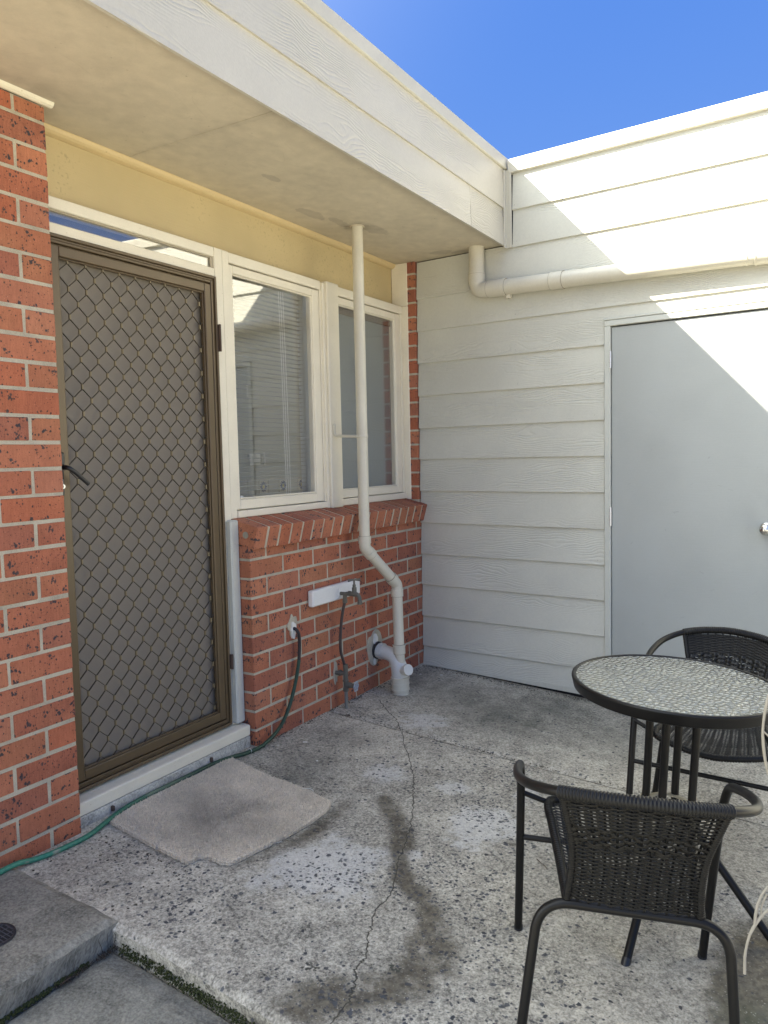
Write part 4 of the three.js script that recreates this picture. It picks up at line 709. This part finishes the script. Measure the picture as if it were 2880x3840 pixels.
const BACK = [[0, 0.164, 0.664, 0.302], [0.2, 0.151, 0.610, 0.285], [0.45, 0.137, 0.545, 0.262], [0.7, 0.133, 0.470, 0.240], [1, 0.139, 0.386, 0.217]];
const backAt = (u, v) => { const [, w, y, z] = lerpT(BACK, v); return V(u * w, y + 0.016 * (1 - u * u) * (1 - v), z + (0.047 * (1 - v) + 0.012 * v) * (1 - u * u)); };
const SEAT = [[0, 0.139, 0.386, 0.217], [0.3, 0.150, 0.392, 0.10], [0.7, 0.172, 0.408, -0.08], [0.9, 0.180, 0.412, -0.175], [1, 0.174, 0.408, -0.205]];
const seatAt = (u, v) => { const [, w, y, z] = lerpT(SEAT, v); return V(u * w, y - (0.004 + 0.026 * Math.sin(Math.PI * clamp(v)) + 0.014 * v) * (1 - u * u), z - 0.045 * v * v * (1 - u * u)); };
function normalAt(F, u, v) { const e = 0.01; return F(Math.min(u + e, 1), v).sub(F(Math.max(u - e, -1), v)).cross(F(u, Math.min(v + e, 1)).sub(F(u, Math.max(v - e, 0)))).normalize(); }
function weave(F, ribs, rows, v0, v1, skip, amp = 0.0026, hw = 0.0026, ht = 0.0011, seg = 3) {
  const g = [];
  for (let j = 0; j < rows; j++) {
    const v = mix(v0, v1, (j + 0.5) / rows); if (skip && v > skip[0] && v < skip[1]) continue;
    const pts = [], n = ribs * seg, nn = normalAt(F, 0, v);
    for (let i = 0; i <= n; i++) { const u = -1 + 2 * i / n; pts.push(F(u, clamp(v + 0.003 * (vn(i * 0.6, j, 999, 999, 5) - 0.5))).addScaledVector(normalAt(F, u, v), amp * Math.cos(Math.PI * (i / seg + j)))); }
    g.push(sweep(pts, hw, 5, false, ht / hw, nn));
  }
  return g;
}
function ribsOf(F, n, v0, v1, hw = 0.0034) {
  const g = []; for (let i = 1; i < n; i++) { const u = -1 + 2 * i / n, p = []; for (let k = 0; k <= 14; k++) p.push(F(u, mix(v0, v1, k / 14))); g.push(sweep(p, hw, 5, false, 0.4, normalAt(F, u, 0.5))); } return g;
}
const wrapR = (r, pitch, len) => (t) => r + 0.0024 * (Math.abs(Math.sin(Math.PI * t * len / pitch)) - 0.5);
function makeChair(label, grp) {
  const g = thing('patio_chair', label, 'chair', [0, 0, 0], grp), r = 0.0112;
  const arm = spline(mirror([V(0.248, 0.0, -0.246), V(0.251, 0.2, -0.214), V(0.255, 0.40, -0.180), V(0.257, 0.485, -0.157), V(0.259, 0.536, -0.120), V(0.261, 0.566, -0.045), V(0.261, 0.595, 0.05), V(0.255, 0.617, 0.14), V(0.226, 0.642, 0.232), V(0.164, 0.664, 0.302), V(0.085, 0.676, 0.337), V(0, 0.681, 0.349)]), 150);
  part('arm_frame', sweep(arm, r, 16), tubeMat, g);
  part('rear_legs', sweep(fillet([V(0.232, 0, 0.252), V(0.198, 0.375, 0.217), V(-0.198, 0.375, 0.217), V(-0.232, 0, 0.252)], [0.075, 0.075], 14), r, 16), tubeMat, g);
  part('stretcher', cyl(V(0.252, 0.30, -0.198), V(-0.252, 0.30, -0.198), 0.0078, 12), tubeMat, g);
  for (const s of [-1, 1]) part('seat_bar', cyl(V(s * 0.255, 0.438, -0.176), V(s * 0.178, 0.41, -0.19), 0.0075, 10), tubeMat, g);
  for (const s of [-1, 1]) for (const [x, z] of [[0.248, -0.246], [0.232, 0.252]]) part('foot_cap', cyl(V(s * x, -0.002, z), V(s * x, 0.014, z), 0.0124, 14), blackMat, g);
  const top = spline(mirror([V(0.168, 0.6630, 0.300), V(0.125, 0.671, 0.322), V(0.085, 0.676, 0.337), V(0, 0.681, 0.349)]), 300);
  part('rail_binding', sweep(top, wrapR(0.0138, 0.0074, 0.36), 14), wickSideMat, g);
  for (const s of [-1, 1]) part('side_binding', sweep(spline(BACK.map(([, w, y, z]) => V(s * w, y, z)), 150), wrapR(0.0078, 0.0066, 0.31), 10), wickSideMat, g);
  part('seat_binding', sweep(spline(mirror([V(0.139, 0.388, 0.217), V(0.150, 0.392, 0.10), V(0.172, 0.408, -0.08), V(0.182, 0.413, -0.165), V(0.172, 0.409, -0.212), V(0.125, 0.402, -0.236), V(0, 0.388, -0.252)]), 420), wrapR(0.0105, 0.0090, 1.35), 12), wickSideMat, g);
  const bk = part('backrest', weave(backAt, 12, 56, 0.05, 0.985, [0.30, 0.46], 0.0032, 0.0033), wickMat, g);
  part('rib', ribsOf(backAt, 12, 0.01, 1), wickSideMat, bk);
  {                                                            // the broad woven band across the back
    const d = []; for (let j = 0; j < 6; j++) { const v = 0.308 + j * 0.0285, n = 48, pts = [], ph = j * 0.5; for (let i = 0; i <= n; i++) { const u = -1 + 2 * i / n; pts.push(backAt(u, v + 0.006 * Math.sin(i * 0.26 + j)).addScaledVector(normalAt(backAt, u, v), 0.0042 * Math.cos(Math.PI * (i / 4 + j)))); } d.push(sweep(pts, (t) => 0.0054 + 0.0024 * Math.cos(t * 24 * Math.PI + j * Math.PI), 6, false, 0.24, normalAt(backAt, 0, v))); }
    part('woven_band', d, wickMat, bk);
  }
  const st = part('seat', weave(seatAt, 11, 66, 0.02, 0.96, null, 0.0020, 0.0029, 0.0011), wickMat, g);
  part('rib', ribsOf(seatAt, 11, 0, 1, 0.006), wickSideMat, st);
  return g;
}
const chairGroup = 'matching patio chairs at the small round table';
const nearChair = makeChair('black woven patio chair nearest the viewer, seen from behind', chairGroup); basis(nearChair, 1.79, 2.382, 18.55);
const farChair = nearChair.clone(); farChair.name = numbered('patio_chair'); farChair.userData = { label: 'black woven patio chair behind the round table, its back to the grey door', category: 'chair', group: chairGroup }; scene.add(farChair); basis(farChair, 1.867, 1.349, 182.3);

// ---------------------------------------------------------------- table
{
  const g = thing('patio_table', 'small round black patio table with a dimpled glass top', 'table'); basis(g, 1.806, 1.891, -5.6);
  const H = 0.698, R = 0.297;
  part('rim', lathe([[R - 0.013, H - 0.006], [R - 0.012, H + 0.001], [R - 0.004, H + 0.0025], [R, H], [R + 0.001, H - 0.004], [R - 0.0065, H - 0.032], [R - 0.009, H - 0.034], [R - 0.013, H - 0.033], [R - 0.0065, H - 0.010], [R - 0.013, H - 0.006]], 96), tubeMat, g);
  const pebB = canvasOf(1024, 1024, (u, v, o) => {             // hammered cells
    const N = 36, x = u * N, y = v * N * 0.8, xi = Math.floor(x), yi = Math.floor(y); let d1 = 9, d2 = 9;
    for (let a = -1; a <= 1; a++) for (let b = -1; b <= 1; b++) { const cx = xi + a, cy = yi + b, px = cx + 0.15 + 0.7 * hsh(cx & 255, cy & 255, 3), py = cy + 0.15 + 0.7 * hsh(cx & 255, cy & 255, 4), d = Math.hypot(px - x, py - y); if (d < d1) { d2 = d1; d1 = d; } else if (d < d2) d2 = d; }
    grey(o, clamp(0.15 + 0.85 * Math.pow(clamp((d2 - d1) * 1.1), 0.6)));
  }, false);
  const glass = new THREE.MeshPhysicalMaterial({ color: lin(0.80, 0.79, 0.67), transmission: 0.5, thickness: 0, roughness: 0.12, ior: 1.6, specularIntensity: 1, bumpMap: tex(pebB, false, 1 / 0.62, 1 / 0.62), bumpScale: 0.024 });
  const disc = new THREE.CylinderGeometry(R - 0.0125, R - 0.0125, 0.005, 96).translate(0, H - 0.004, 0);
  part('glass_top', metric(disc), glass, g);
  part('centre_ring', [lathe([[0.078, H - 0.012], [0.086, H - 0.012], [0.086, H - 0.05], [0.078, H - 0.05], [0.078, H - 0.012]], 40), ...[0, 1, 2, 3].map((i) => { const a = i * Math.PI / 2 + 0.4; return cyl(V(Math.cos(a) * 0.08, H - 0.035, Math.sin(a) * 0.08), V(Math.cos(a) * (R - 0.012), H - 0.03, Math.sin(a) * (R - 0.012)), 0.006, 8); })], tubeMat, g);
  for (let i = 0; i < 4; i++) {
    const a = Math.PI / 2 + i * Math.PI / 2, c = Math.cos(a), s = Math.sin(a);
    part('leg', sweep(fillet([V(c * 0.068, H - 0.02, s * 0.068), V(c * 0.066, 0.285, s * 0.066), V(c * 0.32, 0.0, s * 0.32)], 0.075, 12), 0.0118, 14), tubeMat, g);
    part('foot_cap', cyl(V(c * 0.3115, 0.0095, s * 0.3115), V(c * 0.327, -0.008, s * 0.327), 0.0128, 14), blackMat, g);
  }
  part('bracket', [lathe([[0.046, 0.33], [0.062, 0.33], [0.062, 0.334], [0.046, 0.334], [0.046, 0.33]], 32), ...[0, 1, 2, 3].map((i) => { const a = Math.PI / 2 + i * Math.PI / 2; return cyl(V(Math.cos(a) * 0.056, 0.33, Math.sin(a) * 0.056), V(Math.cos(a) * 0.083, 0.33, Math.sin(a) * 0.083), 0.004, 8); })], std({ color: lin(0.30, 0.27, 0.20), roughness: 0.6 }), g);
}

// ---------------------------------------------------------------- small things
{ // round drain grate in the raised slab
  const cx = 0.294, cz = 3.064, y = gy(cx, cz) + 0.016, g = thing('drain_grate', 'round black plastic drain grate set in the raised concrete slab', 'grate', [cx, y, cz]), R = 0.056;
  g.quaternion.setFromUnitVectors(V(0, 1, 0), GN);
  part('rim', lathe([[R - 0.008, -0.004], [R - 0.006, 0.0015], [R, 0.0015], [R + 0.001, -0.006], [R - 0.008, -0.004]], 48), rubberMat, g);
  part('well', new THREE.CylinderGeometry(R - 0.004, R - 0.004, 0.001, 40).translate(0, -0.0012, 0), gapMat, g);
  const bars = []; for (let i = -4; i <= 4; i++) { const o = i * 0.0115, h = Math.sqrt(Math.max(0, (R - 0.007) ** 2 - o * o)); bars.push(box(-h, h, -0.0005, 0.0012, o - 0.0014, o + 0.0014, 0.0005)); if (!(i & 1)) bars.push(box(o - 0.0012, o + 0.0012, -0.0006, 0.0008, -h, h, 0.0005)); }
  part('bars', bars, std({ color: lin(0.05, 0.05, 0.06), roughness: 0.6 }), g);
}
{ // moss in the joint below the slab edge
  const ms = []; const ico = new THREE.IcosahedronGeometry(1, 0);
  for (let i = 0; i < 2400; i++) { const x = rr(0.545, 1.75), z = edgeZ(x) + rr(0.000, 0.011), t = rnd(), y = gy(x, z) - mix(0.034, 0.063, Math.pow(t, 0.8)), r = rr(0.0012, 0.0034); if (fbm(x * 9, 3, 99, 99, 6, 2) < 0.44) continue; const q = ico.clone().scale(r, r * rr(0.6, 1.1), r).translate(x, y, z + 0.004 * t); ms.push(q); }
  for (let i = 0; i < 700; i++) { const z = rr(2.85, 3.35), x = 0.505 + rr(0, 0.012), r = rr(0.0015, 0.004); if (fbm(z * 9, 5, 99, 99, 8, 2) < 0.42) continue; ms.push(ico.clone().scale(r, r, r).translate(x, gy(x, z) - 0.061 + rr(0, 0.008), z)); }
  const m = struct('moss', ms, std({ color: lin(0.030, 0.038, 0.009), roughness: 1 })); m.userData = { kind: 'stuff', label: 'bright green moss growing in the joint under the patio edge', category: 'moss' };
}
{ // dead weeds at the foot of the raised slab
  const weedMat = std({ color: lin(0.06, 0.045, 0.032), roughness: 0.9 });
  const weed = (x, z, stems, label) => {
    const y = gy(x, z) - 0.062, g = thing('dead_weed', label, 'weed', [x, y, z]);
    part('stem', stems.map((s) => sweep(spline(s.map((p) => V(...p)), 10), (t) => 0.0011 - 0.0006 * t, 5)), weedMat, g);
    const l = []; for (let i = 0; i < 60; i++) { const a = rr(0, 6.28), d = rr(0.004, 0.024), sx = rr(-0.004, 0.012), sz = rr(-0.045, 0.05); l.push(sweep([V(sx, 0.001, sz), V(sx + Math.cos(a) * d * 0.5, rr(0.003, 0.014), sz + Math.sin(a) * d * 0.5), V(sx + Math.abs(Math.cos(a)) * d * 0.6, rr(0, 0.012), sz + Math.sin(a) * d)], 0.0007, 4)); }
    part('litter', l, weedMat, g);
  };
  weed(0.514, 2.875, [[[0, 0, 0.012], [0.002, 0.03, 0.018], [-0.002, 0.052, 0.022], [0.003, 0.066, 0.018]], [[0, 0, -0.006], [0.001, 0.03, -0.005], [0.003, 0.056, -0.004]], [[0, 0, -0.012], [0.004, 0.018, -0.022], [0.004, 0.036, -0.030], [0.001, 0.05, -0.026]]], 'dead weed with three bare stems at the corner of the raised slab');
  weed(0.513, 2.985, [[[0, 0, 0], [0.002, 0.02, -0.002], [0.005, 0.042, -0.010]]], 'short dead weed with one stem farther along the raised slab');
  const lf = thing('dead_leaf', 'small brown dead leaf at the foot of the raised slab', 'leaf', [0.52, gy(0.52, 3.01) - 0.059, 3.01]);
  part('blade', metric(prism([[0, -0.016], [0.006, -0.006], [0.005, 0.008], [0, 0.016], [-0.004, 0.006], [-0.005, -0.006]], 0, 0.0012, (p, q, a) => [p, a + 0.004 + p * 0.5, q])), std({ color: lin(0.16, 0.10, 0.07), roughness: 0.8 }), lf);
}
{ // bare vine hanging in from the right
  const O = V(2.62, gy(2.62, 2.62), 2.62), g = thing('bare_vine', 'bare grey vine branch reaching in at the right edge', 'branch', [O.x, O.y, O.z]);
  const bark = std({ color: lin(0.34, 0.31, 0.25), roughness: 0.9, ...bump(paintB, 0.001, 12, 4) }), W = (a) => a.map((p) => V(...p).sub(O));
  const tw = (p, n, r0, r1) => sweep(spline(W(p), n), (t) => mix(r0, r1, t) * (1 + 0.12 * Math.sin(t * 40)), 8);
  part('stem', tw([[2.62, -0.11, 2.62], [2.57, 0.3, 2.63], [2.6, 0.7, 2.6], [2.5, 1.05, 2.55], [2.42, 1.3, 2.5]], 30, 0.012, 0.007), bark, g);
  part('branch', [tw([[2.58, 0.62, 2.605], [2.35, 0.52, 2.62], [2.2, 0.44, 2.622], [2.145, 0.406, 2.623], [2.123, 0.375, 2.639], [2.115, 0.357, 2.645], [2.108, 0.319, 2.652], [2.108, 0.281, 2.655]], 40, 0.0062, 0.0025), tw([[2.123, 0.376, 2.639], [2.127, 0.415, 2.633], [2.144, 0.45, 2.62], [2.20, 0.50, 2.60], [2.34, 0.60, 2.59], [2.58, 0.66, 2.603]], 30, 0.0026, 0.0035), tw([[2.134, 0.391, 2.631], [2.1335, 0.405, 2.63], [2.135, 0.415, 2.628], [2.142, 0.435, 2.622]], 12, 0.0016, 0.002), tw([[2.115, 0.358, 2.645], [2.1115, 0.361, 2.648]], 4, 0.0022, 0.0008)], bark, g);
  part('branch', [tw([[2.5, 1.06, 2.55], [2.3, 0.98, 2.57], [2.16, 0.87, 2.59], [2.137, 0.811, 2.594], [2.130, 0.759, 2.602], [2.131, 0.726, 2.604], [2.14, 0.669, 2.604], [2.17, 0.60, 2.61]], 36, 0.0045, 0.0022), tw([[2.1295, 0.752, 2.602], [2.15, 0.735, 2.6], [2.2, 0.733, 2.6]], 10, 0.0018, 0.0015), tw([[2.5, 1.06, 2.55], [2.26, 0.9, 2.58], [2.154, 0.80, 2.598], [2.147, 0.74, 2.60], [2.15, 0.66, 2.6]], 20, 0.004, 0.002)], bark, g);
}
{ // grit and leaf crumbs that gather along the walls and joints
  const bits = [], ico = new THREE.IcosahedronGeometry(1, 0), drop = (x, z) => { const r = rr(0.001, 0.0036); bits.push(ico.clone().scale(r * rr(0.8, 2.2), r * 0.7, r).rotateY(rr(0, 3)).translate(x, gy(x, z) + r * 0.4, z)); };
  for (let i = 0; i < 420; i++) { const x = rr(0.02, 1.8); drop(x, 0.0762 * x + 0.024 + Math.abs(rr(-1, 1) * rr(0, 1)) * 0.06); }
  for (let i = 0; i < 240; i++) drop(0.004 + Math.abs(rr(-1, 1) * rr(0, 1)) * 0.05, rr(0.05, 1.6));
  for (let i = 0; i < 120; i++) drop(rr(0.02, 0.5), rr(2.52, 2.8));
  for (let i = 0; i < 160; i++) { const x = rr(0.1, 1.9); drop(x, jointZ(x) + rr(-1, 1) * rr(0, 1) * 0.02); }
  const m = struct('grit', bits, std({ color: lin(0.07, 0.058, 0.042), roughness: 1 })); m.userData = { kind: 'stuff', label: 'dark grit gathered along the foot of the walls', category: 'grit' };
}
for (const [x, z, a, l, label] of [[0.152, 1.46, 0.4, 0.011, 'largest white paint flake, on the paving in front of the green hose'], [0.32, 1.60, 1.2, 0.004, 'tiny white paint flake on the paving beyond the mat'], [0.09, 0.22, 0.2, 0.006, 'white paint flake on the paving in the corner against the bricks'], [0.20, 0.16, 0.7, 0.007, 'white paint flake at the foot of the weatherboards by the corner']]) {
  const m = single('paint_flake', box(-l, l, 0, 0.0022, -0.0035, 0.0035, 0.001).rotateY(a), whitePaintMat, label, 'flake', 'white paint flakes on the paving');
  m.position.set(x, gy(x, z) + 0.0005, z);
}
{
  const o = V(1.42, gy(1.42, 1.86) + 0.002, 1.86);
  const m = single('twig', sweep(spline([V(-0.026, 0, -0.022), V(-0.01, 0.002, -0.006), V(0.006, 0.001, 0.004), V(0.026, 0, 0.022)], 12), (t) => 0.0016 - 0.0007 * t, 6), rustMat, 'thin dark twig on the paving beside the near chair', 'twig');
  m.position.copy(o);
}
renderer.render(scene, camera);
